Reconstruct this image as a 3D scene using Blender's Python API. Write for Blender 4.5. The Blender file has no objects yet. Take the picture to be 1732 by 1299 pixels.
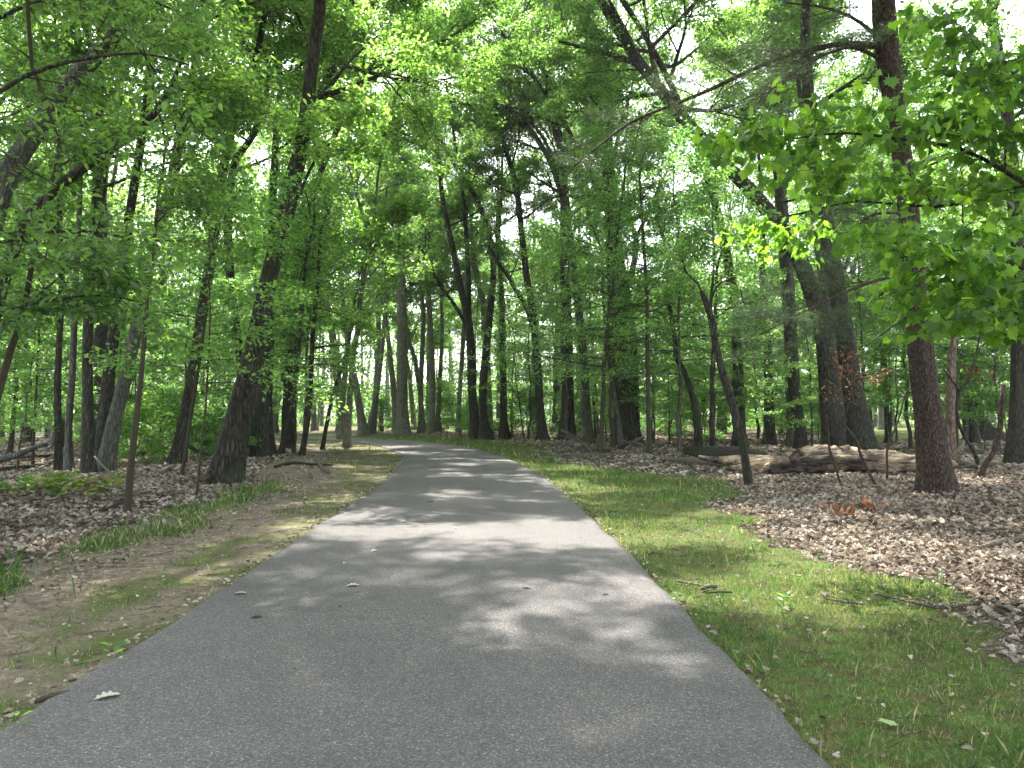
import bpy, math, random, time
import numpy as np
from mathutils import Vector, Matrix
T0 = time.time()
R = math.radians
scene = bpy.context.scene
# ------------------------------------------------------------------ camera
F = 1300.0; CX, CY = 866.0, 649.5; CAMH = 1.5; PITCH = R(2.2)
cam_data = bpy.data.cameras.new("camera"); cam = bpy.data.objects.new("camera", cam_data)
scene.collection.objects.link(cam); scene.camera = cam
cam.location = (0, 0, CAMH); cam.rotation_euler = (R(90) + PITCH, 0, 0)
cam_data.sensor_width = 36.0; cam_data.lens = 36.0 * F / 1732.0
cam_data.clip_start = 0.05; cam_data.clip_end = 3000
# ------------------------------------------------------------------ world and sun
SUN_EL, SUN_AZ = R(60), R(-6)
world = bpy.data.worlds.new("World"); scene.world = world; world.use_nodes = True
wn = world.node_tree; wn.nodes.clear()
sky = wn.nodes.new("ShaderNodeTexSky"); sky.sky_type = 'NISHITA'; sky.sun_disc = False
sky.sun_elevation = SUN_EL; sky.sun_rotation = SUN_AZ; sky.air_density = 1.0; sky.dust_density = 3.0; sky.ozone_density = 1.0
bg = wn.nodes.new("ShaderNodeBackground"); bg.inputs[1].default_value = 0.15
wo = wn.nodes.new("ShaderNodeOutputWorld")
hsv = wn.nodes.new('ShaderNodeHueSaturation'); hsv.inputs['Saturation'].default_value = .38
wn.links.new(sky.outputs[0], hsv.inputs['Color']); wn.links.new(hsv.outputs[0], bg.inputs[0]); wn.links.new(bg.outputs[0], wo.inputs[0])
sun_d = bpy.data.lights.new("sun", 'SUN'); sun_d.energy = 3.0; sun_d.angle = R(0.53); sun_d.color = (1.0, 0.95, 0.87)
sun = bpy.data.objects.new("sun", sun_d); scene.collection.objects.link(sun)
sdir = Vector((math.sin(SUN_AZ) * math.cos(SUN_EL), math.cos(SUN_AZ) * math.cos(SUN_EL), math.sin(SUN_EL)))
sun.rotation_euler = sdir.to_track_quat('Z', 'Y').to_euler(); sun.location = (0, 0, 40)
scene.view_settings.view_transform = 'Standard'; scene.view_settings.look = 'None'
scene.view_settings.gamma = 1.0; scene.view_settings.exposure = 2.62
cy = scene.cycles
cy.max_bounces = 8; cy.diffuse_bounces = 5; cy.transmission_bounces = 6; cy.glossy_bounces = 2; cy.transparent_max_bounces = 4
cy.sample_clamp_indirect = 6.0; cy.caustics_reflective = False; cy.caustics_refractive = False
cy.use_adaptive_sampling = True; cy.adaptive_threshold = 0.02

COL = scene.collection; HAZE = .0004
def tag(o, label=None, cat=None, group=None, kind=None):
    if label: o['label'] = label
    if cat: o['category'] = cat
    if group: o['group'] = group
    if kind: o['kind'] = kind
    return o
def empty(name, loc):
    o = bpy.data.objects.new(name, None); COL.objects.link(o); o.location = loc
    o.empty_display_size = 0.3
    return o
# ------------------------------------------------------------------ mesh helpers
class MB:
    """collects vertices and faces (as numpy blocks) for ONE mesh object"""
    def __init__(s): s.V = []; s.L = []; s.N = []; s.rnd = []; s.uv = []; s.n = 0
    def add(s, V, faces, k, rnd=None):
        """V (n,3); faces (m,k) vertex ids"""
        V = np.asarray(V, np.float32).reshape(-1, 3); faces = np.asarray(faces, np.int32).reshape(-1, k)
        s.V.append(V); s.L.append((faces + s.n).ravel()); s.N.append(np.full(len(faces), k, np.int32))
        s.rnd.append(np.zeros(len(faces), np.float32) if rnd is None else np.asarray(rnd, np.float32))
        s.n += len(V)
    def mesh(s, name, mat, smooth=False):
        me = bpy.data.meshes.new(name)
        if s.n:
            V = np.concatenate(s.V); L = np.concatenate(s.L); N = np.concatenate(s.N)
            me.vertices.add(len(V)); me.vertices.foreach_set('co', V.ravel())
            me.loops.add(len(L)); me.loops.foreach_set('vertex_index', L)
            me.polygons.add(len(N))
            st = np.zeros(len(N), np.int32); st[1:] = np.cumsum(N)[:-1]
            me.polygons.foreach_set('loop_start', st)
            me.polygons.foreach_set('use_smooth', np.full(len(N), smooth, bool))
            a = me.attributes.new('rnd', 'FLOAT', 'FACE'); a.data.foreach_set('value', np.concatenate(s.rnd))
            me.update(calc_edges=True)
        me.materials.append(mat)
        return me
    def build(s, name, mat, parent=None, smooth=False, loc=None):
        o = bpy.data.objects.new(name, s.mesh(name, mat, smooth)); COL.objects.link(o)
        if parent is not None: o.parent = parent
        if loc is not None: o.location = loc
        return o

def unit(a): return a / np.maximum(np.linalg.norm(a, axis=-1, keepdims=True), 1e-9)
def tubes(mb, P, Rr, k, ridge=0.0, seed=0, close=True):
    """P (B,n,3) polylines, Rr (B,n) radii -> tubes with k sides"""
    P = np.asarray(P, float); Rr = np.asarray(Rr, float); B, n, _ = P.shape
    if B == 0: return
    Tn = np.empty_like(P); Tn[:, 1:-1] = P[:, 2:] - P[:, :-2]; Tn[:, 0] = P[:, 1] - P[:, 0]; Tn[:, -1] = P[:, -1] - P[:, -2]
    Tn = unit(Tn); md = unit(P[:, -1] - P[:, 0])
    ref = np.where(np.abs(md[:, 2:3]) > 0.7, np.array([[1.0, 0.1, 0]]), np.array([[0, 0, 1.0]]))
    ref = np.repeat(ref[:, None], n, 1)
    A = unit(np.cross(Tn, ref)); Bn = np.cross(Tn, A)
    an = np.arange(k) * 2 * math.pi / k
    rr = np.repeat(Rr[:, :, None], k, 2)
    if ridge > 0:
        rg = np.random.default_rng(seed)
        for f in (3, 5, 8, 13, 19):
            ph = rg.uniform(0, 6.28, (B, 1)) + np.cumsum(rg.normal(0, 0.12, (B, n)), 1)
            rr = rr * (1 + ridge / (1 + f * 0.12) * np.cos(f * an[None, None] + ph[:, :, None]))
    V = P[:, :, None] + rr[..., None] * (np.cos(an)[None, None, :, None] * A[:, :, None] + np.sin(an)[None, None, :, None] * Bn[:, :, None])
    idx = np.arange(B * n * k).reshape(B, n, k); j = np.roll(idx, -1, 2)
    fc = np.stack([idx[:, :-1], idx[:, 1:], j[:, 1:], j[:, :-1]], -1).reshape(-1, 4)
    base = mb.n
    mb.add(V, fc[:, ::-1], 4)
    if close and k >= 3:
        top = idx[:, -1]; bot = idx[:, 0][:, ::-1]
        mb.L.append((np.concatenate([top, bot]).astype(np.int32) + base).ravel()); mb.N.append(np.full(2 * B, k, np.int32)); mb.rnd.append(np.zeros(2 * B, np.float32))

def leaves(mb, pos, ax, nr, size, tmpl, faces_k, rng, width=1.0, bend=0.0):
    """place leaf templates; tmpl (k,3) in axis/side/normal coordinates; faces (m,kk)"""
    ax = unit(ax); sd = unit(np.cross(nr, ax)); nn = np.cross(ax, sd)
    N = len(pos); k = len(tmpl)
    sz = np.asarray(size).reshape(-1, 1, 1) * np.ones((N, 1, 1))
    t = tmpl[None]
    V = pos[:, None] + sz * (t[..., 0:1] * ax[:, None] + width * t[..., 1:2] * sd[:, None] + t[..., 2:3] * nn[:, None])
    rv = rng.random(N)
    off = (np.arange(N) * k)[:, None, None]
    for fk in faces_k:
        fk = np.asarray(fk)
        mbV = V if fk is faces_k[0] else None
    fs = [np.asarray(f) for f in faces_k]
    base = mb.n
    mb.V.append(V.reshape(-1, 3).astype(np.float32)); mb.n += N * k
    for f in fs:
        ff = (f[None] + off).reshape(-1, f.shape[-1])
        mb.L.append((ff + base).astype(np.int32).ravel()); mb.N.append(np.full(len(ff), f.shape[-1], np.int32))
        mb.rnd.append(np.repeat(rv, len(f)).astype(np.float32))

LEAF_Q = (np.array([[0, 0, 0], [.45, .30, .07], [1, 0, -.05], [.45, -.30, .07]]), [[[0, 3, 2, 1]]])
LEAF_E = (np.array([[0, 0, 0], [.25, .2, .05], [.6, .22, .03], [1, 0, -.12], [.6, -.22, .03], [.25, -.2, .05], [.45, 0, 0]]),
          [[[0, 6, 2, 1], [6, 3, 2, 2][:4]]])
LEAF_E = (np.array([[0, 0, 0], [.28, .21, .05], [.62, .22, .03], [1, 0, -.12], [.62, -.22, .03], [.28, -.21, .05]]),
          [[[0, 3, 2, 1], [0, 5, 4, 3]]])
_mp = [(0, 0), (.02, .16), (-.12, .38), (.12, .36), (.17, .58), (.30, .45), (.52, .52), (.50, .30), (.66, .27), (.72, .12), (1.0, 0)]
_mp = _mp + [(x, -y) for x, y in _mp[-2:0:-1]]
LEAF_M = (np.array([[x, y, .12 * abs(y) * 1.0 - .22 * x * x] for x, y in _mp]), [[list(range(len(_mp)))[::-1]]])
# split maple into two halves sharing the rib so it folds
_m = len(_mp); _h = 10
LEAF_M = (LEAF_M[0], [[list(range(0, _h + 1))[::-1]], [[0] + list(range(_m - 1, _h - 1, -1))]])
LEAF_M[1][1] = [[0] + list(range(_m - 1, _h - 1, -1))]
_ok = [(0, 0), (.15, .05), (.2, .2), (.32, .08), (.42, .28), (.55, .12), (.68, .27), (.78, .1), (.9, .14), (1, 0)]
_ok = _ok + [(x, -y) for x, y in _ok[-2:0:-1]]
LEAF_O = (np.array([[x, y, .35 * y * y * 4 + .18 * math.sin(3.1 * x)] for x, y in _ok]), [[list(range(0, 10))[::-1]], [[0] + list(range(len(_ok) - 1, 8, -1))]])
NEEDLE = (np.array([[0, -.012, 0], [1, 0, -.08], [0, .012, 0]]), [[[0, 1, 2]]])
BLADE = (np.array([[0, -.03, 0], [0, .03, 0], [.55, .02, .06], [1, 0, .28], [.55, -.02, .06]]), [[[0, 1, 2, 3, 4]]])

# ------------------------------------------------------------------ materials
def mat(name):
    m = bpy.data.materials.new(name); m.use_nodes = True; nt = m.node_tree; nt.nodes.clear()
    out = nt.nodes.new("ShaderNodeOutputMaterial")
    return m, nt, out
def N(nt, t, **kw):
    n = nt.nodes.new(t)
    for k, v in kw.items():
        if k.startswith('i_'): n.inputs[int(k[2:])].default_value = v
        else: setattr(n, k, v)
    return n
def ramp(nt, fac, stops, interp='LINEAR'):
    r = nt.nodes.new("ShaderNodeValToRGB"); cr = r.color_ramp; cr.interpolation = interp
    while len(cr.elements) > 1: cr.elements.remove(cr.elements[0])
    cr.elements[0].position = stops[0][0]; cr.elements[0].color = (*stops[0][1], 1)
    for p, c in stops[1:]:
        e = cr.elements.new(p); e.color = (*c, 1)
    nt.links.new(fac, r.inputs[0]); return r.outputs[0]
def noise(nt, vec, scale, detail=4, rough=.55):
    n = N(nt, "ShaderNodeTexNoise"); n.inputs['Scale'].default_value = scale; n.inputs['Detail'].default_value = detail
    n.inputs['Roughness'].default_value = rough
    if vec is not None: nt.links.new(vec, n.inputs['Vector'])
    return n.outputs[0]
def mixc(nt, f, a, b, mode='MIX'):
    n = N(nt, "ShaderNodeMix", data_type='RGBA', blend_type=mode)
    for s, v in ((n.inputs[0], f), (n.inputs[6], a), (n.inputs[7], b)):
        if isinstance(v, (int, float)): s.default_value = v
        elif isinstance(v, tuple): s.default_value = (*v, 1)
        else: nt.links.new(v, s)
    return n.outputs[2]
def math_(nt, op, a, b=None, clamp=False):
    n = N(nt, "ShaderNodeMath", operation=op, use_clamp=clamp)
    for s, v in zip(n.inputs, (a, b)):
        if v is None: continue
        if isinstance(v, (int, float)): s.default_value = v
        else: nt.links.new(v, s)
    return n.outputs[0]
def bump(nt, h, strength, dist):
    b = N(nt, "ShaderNodeBump"); b.inputs['Strength'].default_value = strength; b.inputs['Distance'].default_value = dist
    nt.links.new(h, b.inputs['Height']); return b.outputs[0]

def leaf_mat(name, stops, trans=(.30, .50, .05), mixf=.5, rough=.45, spec=.35):
    m, nt, out = mat(name)
    at = N(nt, "ShaderNodeAttribute", attribute_name='rnd'); oi = N(nt, "ShaderNodeObjectInfo")
    f = math_(nt, 'ADD', at.outputs['Fac'], math_(nt, 'MULTIPLY', math_(nt, 'SUBTRACT', oi.outputs['Random'], .5), .35), True)
    tc = N(nt, "ShaderNodeNewGeometry")
    cl = noise(nt, tc.outputs['Position'], .55, 2)
    f = math_(nt, 'ADD', f, math_(nt, 'MULTIPLY', math_(nt, 'SUBTRACT', cl, .5), 1.1), True)
    c = ramp(nt, f, stops)
    p = N(nt, "ShaderNodeBsdfPrincipled"); p.inputs['Roughness'].default_value = rough
    p.inputs['Specular IOR Level'].default_value = spec
    nt.links.new(c, p.inputs['Base Color'])
    t = N(nt, "ShaderNodeBsdfTranslucent")
    nt.links.new(mixc(nt, 1.0, c, trans, 'MULTIPLY'), t.inputs[0])
    mx = N(nt, "ShaderNodeMixShader"); mx.inputs[0].default_value = mixf
    nt.links.new(p.outputs[0], mx.inputs[1]); nt.links.new(t.outputs[0], mx.inputs[2]); nt.links.new(mx.outputs[0], out.inputs[0])
    return m
# transmitted light is the leaf colour times a gain below
M_CANOPY = leaf_mat("leaf_canopy", [(0, (.027, .056, .019)), (.5, (.058, .110, .032)), (1, (.115, .18, .044))], (4.7, 4.8, 2.9), .52, .4, .55)
M_UNDER = leaf_mat("leaf_understory", [(0, (.028, .064, .024)), (.5, (.060, .122, .038)), (1, (.12, .195, .048))], (4.5, 4.7, 2.8), .52, .38, .6)
M_MAPLE = leaf_mat("leaf_maple", [(0, (.030, .07, .016)), (.5, (.062, .128, .022)), (1, (.12, .20, .026))], (4.6, 4.5, 2.0), .58, .4, .5)
M_ASH = leaf_mat("leaf_ash", [(0, (.038, .075, .024)), (.6, (.060, .115, .036)), (1, (.105, .19, .034))], (4.0, 4.1, 2.1), .5, .36, .65)
M_NEEDLE = leaf_mat("pine_needle", [(0, (.035, .075, .036)), (.5, (.062, .115, .052)), (1, (.10, .16, .07))], (1.5, 1.6, 1.0), .3, .4)
M_GRASS = leaf_mat("grass_blade", [(0, (.045, .088, .026)), (.5, (.078, .150, .038)), (.82, (.13, .20, .06)), (.9, (.26, .22, .13)), (1, (.36, .31, .20))], (2.0, 2.3, 1.2), .4)
M_PLANT = leaf_mat("broad_plant", [(0, (.03, .09, .02)), (.6, (.09, .18, .03)), (.9, (.22, .26, .05)), (1, (.22, .13, .05))], (1.8, 1.9, 1.2), .45)
M_DRYLEAF = leaf_mat("dry_leaf", [(0, (.055, .040, .029)), (.35, (.18, .147, .112)), (.7, (.37, .325, .265)), (1, (.56, .515, .45))], (1.0, .8, .6), .2, .6)
M_RUST = leaf_mat("rusty_leaf", [(0, (.13, .065, .035)), (.6, (.24, .12, .06)), (1, (.33, .20, .11))], (1.2, .9, .6), .3, .6)

def bark_mat(name, dark, mid, light, sx=9, sz=1.6, bs=.9, bd=.03, moss=0.0, cracks=True):
    m, nt, out = mat(name)
    tc = N(nt, "ShaderNodeTexCoord"); mp = N(nt, "ShaderNodeMapping"); mp.inputs['Scale'].default_value = (sx, sx, sz)
    nt.links.new(tc.outputs['Object'], mp.inputs[0])
    n0 = noise(nt, mp.outputs[0], .5, 2)
    wv = mixc(nt, .12, mp.outputs[0], N(nt, "ShaderNodeTexNoise").outputs[1])
    n1 = noise(nt, mp.outputs[0], 1.3, 6, .65)
    vo = N(nt, "ShaderNodeTexVoronoi", feature='DISTANCE_TO_EDGE'); vo.inputs['Scale'].default_value = 1.6
    vm = N(nt, "ShaderNodeMapping"); nt.links.new(mp.outputs[0], vm.inputs[0])
    add = N(nt, "ShaderNodeVectorMath", operation='ADD'); nt.links.new(mp.outputs[0], add.inputs[0])
    nn = N(nt, "ShaderNodeTexNoise"); nn.inputs['Scale'].default_value = 1.2; nt.links.new(mp.outputs[0], nn.inputs['Vector'])
    nt.links.new(nn.outputs[1], add.inputs[1]); nt.links.new(add.outputs[0], vo.inputs['Vector'])
    v = math_(nt, 'MULTIPLY', vo.outputs['Distance'], 3.0, True)
    h = math_(nt, 'ADD', math_(nt, 'MULTIPLY', v, .65 if cracks else .15), math_(nt, 'MULTIPLY', n1, .6))
    c = ramp(nt, h, [(.25, dark), (.6, mid), (1.0, light)])
    big = noise(nt, tc.outputs['Object'], 1.1, 3)
    c = mixc(nt, math_(nt, 'MULTIPLY', big, .8), c, mixc(nt, 1.0, c, (.75, .8, .7), 'MULTIPLY'))
    if moss > 0:
        mf = ramp(nt, noise(nt, tc.outputs['Object'], 2.3, 5), [(.5, (0, 0, 0)), (.68, (1, 1, 1))])
        c = mixc(nt, math_(nt, 'MULTIPLY', mf, moss), c, (.055, .075, .03))
    p = N(nt, "ShaderNodeBsdfPrincipled"); p.inputs['Roughness'].default_value = .9; p.inputs['Specular IOR Level'].default_value = .15
    nt.links.new(c, p.inputs['Base Color']); nt.links.new(bump(nt, h, bs, bd), p.inputs['Normal']); nt.links.new(p.outputs[0], out.inputs[0])
    return m
M_OAK = bark_mat("oak_bark", (.016, .014, .011), (.052, .047, .039), (.105, .096, .08), 14, 2.2, 1.0, .03, .5)
M_PINE = bark_mat("pine_bark", (.025, .018, .015), (.085, .06, .05), (.15, .115, .095), 16, 5, 1.0, .03, .15)
M_GREY = bark_mat("grey_bark", (.04, .038, .032), (.10, .098, .085), (.16, .155, .135), 10, 2.0, .6, .012, .5)
M_SMOOTH = bark_mat("sapling_bark", (.05, .043, .03), (.085, .072, .05), (.13, .11, .075), 20, 6, .4, .006, .4, False)
M_FAR_HAZED = bark_mat("haze_paled_bark", (.09, .082, .07), (.17, .155, .135), (.24, .22, .19), 8, 1.4, .6, .02, .2)  # bark colour lightened to stand in for haze over far trunks
M_DEAD = bark_mat("dead_wood", (.05, .04, .032), (.15, .125, .10), (.28, .24, .20), 18, 18, .8, .012, .2)
M_TWIG = bark_mat("bare_twig", (.05, .04, .03), (.10, .082, .065), (.17, .145, .12), 20, 20, .3, .004, 0, False)

def log_mat():
    m, nt, out = mat("fallen_log_wood")
    tc = N(nt, "ShaderNodeTexCoord"); mp = N(nt, "ShaderNodeMapping"); mp.inputs['Scale'].default_value = (1.6, 8, 8)
    nt.links.new(tc.outputs['Object'], mp.inputs[0])
    n1 = noise(nt, mp.outputs[0], 1.6, 7, .65); n2 = noise(nt, tc.outputs['Object'], 1.3, 4)
    wood = ramp(nt, n1, [(.34, (.09, .06, .038)), (.44, (.34, .24, .155)), (.54, (.56, .43, .29)), (.7, (.72, .61, .46))])  # bare wood, its colour brightened in place of sun on the log
    barkc = ramp(nt, n1, [(.4, (.022, .018, .014)), (.52, (.11, .085, .068)), (.75, (.22, .18, .15))])
    c = mixc(nt, ramp(nt, n2, [(.46, (0, 0, 0)), (.56, (1, 1, 1))]), wood, barkc)
    n3 = noise(nt, tc.outputs['Object'], 2.1, 2)
    c = mixc(nt, math_(nt, 'MULTIPLY', ramp(nt, n3, [(.70, (0, 0, 0)), (.74, (1, 1, 1))]), .6), c, (.45, .22, .09))
    p = N(nt, "ShaderNodeBsdfPrincipled"); p.inputs['Roughness'].default_value = .85; p.inputs['Specular IOR Level'].default_value = .2
    nt.links.new(c, p.inputs['Base Color']); nt.links.new(bump(nt, math_(nt, 'ADD', n1, n2), 1.0, .14), p.inputs['Normal']); nt.links.new(p.outputs[0], out.inputs[0])
    return m
M_LOG = log_mat()

def asphalt_mat():
    m, nt, out = mat("asphalt")
    g = N(nt, "ShaderNodeNewGeometry"); pos = g.outputs['Position']
    vo = N(nt, "ShaderNodeTexVoronoi"); vo.inputs['Scale'].default_value = 150; nt.links.new(pos, vo.inputs['Vector'])
    sep = N(nt, "ShaderNodeSeparateColor"); nt.links.new(vo.outputs['Color'], sep.inputs[0])
    c = ramp(nt, sep.outputs[0], [(0, (.060, .056, .056)), (.5, (.094, .089, .088)), (.9, (.122, .116, .114)), (1, (.26, .245, .23))])
    fine = noise(nt, pos, 60, 3, .7)
    c = mixc(nt, .75, c, ramp(nt, fine, [(.35, (.5, .5, .5)), (.7, (1.35, 1.35, 1.35))]), 'MULTIPLY')
    big = noise(nt, pos, .7, 5, .6); mid = noise(nt, pos, 5, 4, .6)
    c = mixc(nt, 1.0, c, ramp(nt, big, [(.3, (.84, .84, .85)), (.7, (1.18, 1.16, 1.14))]), 'MULTIPLY')
    c = mixc(nt, .6, c, ramp(nt, mid, [(.3, (.88, .88, .88)), (.7, (1.1, 1.1, 1.1))]), 'MULTIPLY')
    p = N(nt, "ShaderNodeBsdfPrincipled"); p.inputs['Roughness'].default_value = .78; p.inputs['Specular IOR Level'].default_value = .3
    nt.links.new(c, p.inputs['Base Color'])
    nt.links.new(bump(nt, vo.outputs['Distance'], .5, .004), p.inputs['Normal']); nt.links.new(p.outputs[0], out.inputs[0])
    return m
M_ASPHALT = asphalt_mat()

def ground_mat():
    m, nt, out = mat("forest_ground")
    g = N(nt, "ShaderNodeNewGeometry"); pos = g.outputs['Position']
    at = N(nt, "ShaderNodeAttribute", attribute_name='zone'); sp = N(nt, "ShaderNodeSeparateColor"); nt.links.new(at.outputs['Color'], sp.inputs[0])
    nb = noise(nt, pos, 1.6, 5, .6); nf = noise(nt, pos, 18, 4, .65); nm = noise(nt, pos, 5.5, 4, .6); nff = noise(nt, pos, 90, 2, .7)
    grass = ramp(nt, nm, [(.3, (.105, .088, .048)), (.45, (.090, .100, .038)), (.6, (.080, .128, .036)), (.75, (.105, .155, .046))])
    grass = mixc(nt, .7, grass, ramp(nt, nf, [(.3, (.55, .52, .5)), (.7, (1.35, 1.35, 1.2))]), 'MULTIPLY')
    dirt = ramp(nt, nf, [(.28, (.085, .066, .050)), (.5, (.21, .175, .138)), (.72, (.36, .315, .26))])
    dirt = mixc(nt, ramp(nt, nm, [(.42, (0, 0, 0)), (.62, (1, 1, 1))]), dirt, mixc(nt, .6, dirt, (.10, .075, .055)))
    litter = ramp(nt, noise(nt, pos, 26, 5, .75), [(.32, (.030, .022, .017)), (.5, (.095, .07, .055)), (.62, (.20, .155, .125)), (.75, (.32, .27, .23))])
    def soft(ch, w=1.0):
        s = math_(nt, 'ADD', sp.outputs[ch], math_(nt, 'MULTIPLY', math_(nt, 'SUBTRACT', nb, .5), 1.1))
        s = math_(nt, 'ADD', s, math_(nt, 'MULTIPLY', math_(nt, 'SUBTRACT', nf, .5), .9))
        return ramp(nt, s, [(.38, (0, 0, 0)), (.62, (1, 1, 1))])
    c = mixc(nt, soft(0), dirt, grass)
    c = mixc(nt, soft(2), c, litter)
    c = mixc(nt, .8, c, ramp(nt, nff, [(.3, (.5, .48, .46)), (.7, (1.45, 1.42, 1.4))]), 'MULTIPLY')
    c = mixc(nt, .6, c, ramp(nt, noise(nt, pos, 38, 4, .7), [(.32, (.45, .42, .4)), (.45, (.95, .95, .95)), (.68, (1.25, 1.25, 1.25))]), 'MULTIPLY')
    p = N(nt, "ShaderNodeBsdfPrincipled"); p.inputs['Roughness'].default_value = .95; p.inputs['Specular IOR Level'].default_value = .1
    nt.links.new(c, p.inputs['Base Color'])
    nt.links.new(bump(nt, math_(nt, 'ADD', nf, math_(nt, 'MULTIPLY', nff, .4)), 1.0, .03), p.inputs['Normal']); nt.links.new(p.outputs[0], out.inputs[0])
    return m
M_GROUND = ground_mat()

# ------------------------------------------------------------------ layout: path centre line and ground
def catmull(P, step=.3):
    P = np.asarray(P, float); n = len(P)
    E = np.vstack([2 * P[0] - P[1], P, 2 * P[-1] - P[-2]]); out = []
    for i in range(n - 1):
        p0, p1, p2, p3 = E[i:i + 4]; m = max(2, int(np.linalg.norm((p2 - p1)[:3]) / step))
        for t in np.arange(m) / m:
            out.append(.5 * (2 * p1 + (p2 - p0) * t + (2 * p0 - 5 * p1 + 4 * p2 - p3) * t * t + (3 * p1 - p0 - 3 * p2 + p3) * t ** 3))
    out.append(P[-1]); return np.array(out)
PATHC = catmull([(-.45, -12), (-.48, -4), (-.52, 2), (-.6, 7), (-.78, 12), (-1.0, 17), (-1.45, 22), (-2.1, 27), (-3.2, 32), (-4.9, 37.2), (-7.2, 42), (-11.0, 46.6), (-17, 50.5), (-26, 54), (-45, 58), (-80, 62)], .6)
def HALF(y): return np.interp(y, [0, 12, 26, 45], [1.9, 1.88, 1.75, 1.7])
def sdist(x, y):
    """signed lateral distance from the path centre line, right positive"""
    x = np.asarray(x, float); y = np.asarray(y, float); sh = x.shape; x = x.ravel(); y = y.ravel()
    best = np.full(len(x), 1e9); sg = np.zeros(len(x))
    A = PATHC[:-1]; Bp = PATHC[1:]
    for a, b in zip(A, Bp):
        d = b - a; L2 = d @ d; t = np.clip(((x - a[0]) * d[0] + (y - a[1]) * d[1]) / L2, 0, 1)
        ex = x - a[0] - t * d[0]; ey = y - a[1] - t * d[1]; q = ex * ex + ey * ey
        m = q < best; best[m] = q[m]; sg[m] = np.sign(d[1] * ex - d[0] * ey)[m]
    return (np.sqrt(best) * np.where(sg == 0, 1, sg)).reshape(sh)
def vnoise(x, y, f, seed):
    """smooth pseudo noise in -1..1 from sines"""
    rg = np.random.default_rng(seed); s = 0
    for i in range(5):
        a = rg.uniform(0, 6.28); k = f * rg.uniform(.6, 1.7); ph = rg.uniform(0, 6.28)
        s = s + np.sin(k * (x * math.cos(a) + y * math.sin(a)) + ph)
    return s / 5 * 1.5
def gheight(x, y, s=None):
    x = np.asarray(x, float); y = np.asarray(y, float)
    if s is None: s = sdist(x, y)
    off = np.clip((np.abs(s) - 2.2) / 4, 0, 1)
    z = -.035 - .02 * np.clip((np.abs(s) - 1.9) / .6, 0, 1)
    z = z + off * (.06 + .09 * vnoise(x, y, .5, 3) + .035 * vnoise(x, y, 1.6, 4))
    z = z + np.clip((y - 44) / 6, 0, 1) * np.clip((s - 2.2) / 2, 0, 1) * .12
    return z
def gh(x, y): return float(gheight(np.array([x]), np.array([y]))[0])
def zones(x, y, s):
    rb = np.interp(y, [0, 4, 6, 8.5, 11, 13, 15.5, 18, 20.5, 23, 28, 34, 44], [3.95, 4.0, 3.95, 3.8, 4.1, 4.2, 5.6, 6.2, 5.0, 3.3, 3.6, 4.5, 5.5]) + .35 * vnoise(x, y, 1.9, 11) + .2 * vnoise(x, y, 5, 12)
    right = s > 0
    gr = np.where(right, np.clip((rb - s) / .5 + .5, 0, 1), 0)
    lb = 4.55 + .25 * vnoise(x, y, 2.1, 13) + np.clip((y - 16) / 8, 0, 1) * 1.2
    rib = np.exp(-((-s - 4.15 - .15 * vnoise(x, y, 1.2, 14)) / .46) ** 2) * np.clip((17.5 - y) / 3, 0, 1) * np.clip(.8 + vnoise(x, y, 3.3, 17), .2, 1)
    mossy = np.clip((3.05 + .35 * vnoise(x, y, 2.5, 15) + np.clip((y - 17) / 8, 0, 1) * 1.5 - (-s)) / .6 + .5, 0, 1) * .49
    gl = np.where(right, 0, np.maximum(rib, mossy)); gr = np.maximum(gr, gl)
    li = np.where(right, np.clip((s - rb) / .4 + .5, 0, 1), np.clip((-s - lb) / .5 + .5, 0, 1))
    lawn = np.clip((y - 40) / 4, 0, 1) * np.clip((x / np.maximum(y, 1) - .42) / .04, 0, 1)
    lawn = np.maximum(lawn, np.clip((np.hypot(x, y) - 64) / 4, 0, 1)); lawn = np.maximum(lawn, .8 * np.clip((s - 1.5) / .5, 0, 1) * np.clip((4.8 - s) / 1, 0, 1) * np.clip((y - 34) / 6, 0, 1))
    gr = np.maximum(gr, lawn); li = li * (1 - lawn)
    return gr, li, rib
def axis_pts(segs):
    out = []
    for a, b, st in segs: out.append(np.arange(a, b, st))
    return np.concatenate(out)
gx = axis_pts([(-900, -100, 60), (-100, -30, 5), (-30, -9, .6), (-9, 9, .12), (9, 30, .6), (30, 100, 5), (100, 901, 60)])
gy = axis_pts([(-120, -4, 6), (-4, 2, .6), (2, 16, .12), (16, 40, .3), (40, 80, 1.0), (80, 160, 8), (160, 1000, 70)])
GX, GY = np.meshgrid(gx, gy); GS = sdist(GX, GY); GZ = gheight(GX, GY, GS)
ggr, gli, _ = zones(GX, GY, GS)
mb = MB(); nx, ny = len(gx), len(gy); idx = np.arange(nx * ny).reshape(ny, nx)
mb.add(np.stack([GX, GY, GZ], -1), np.stack([idx[:-1, :-1], idx[:-1, 1:], idx[1:, 1:], idx[1:, :-1]], -1), 4)
ground = mb.build('ground', M_GROUND, smooth=True); tag(ground, kind='structure')
ca = ground.data.attributes.new('zone', 'FLOAT_COLOR', 'POINT')
ca.data.foreach_set('color', np.stack([ggr, np.zeros_like(ggr), gli, np.ones_like(ggr)], -1).astype(np.float32).ravel())
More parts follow.
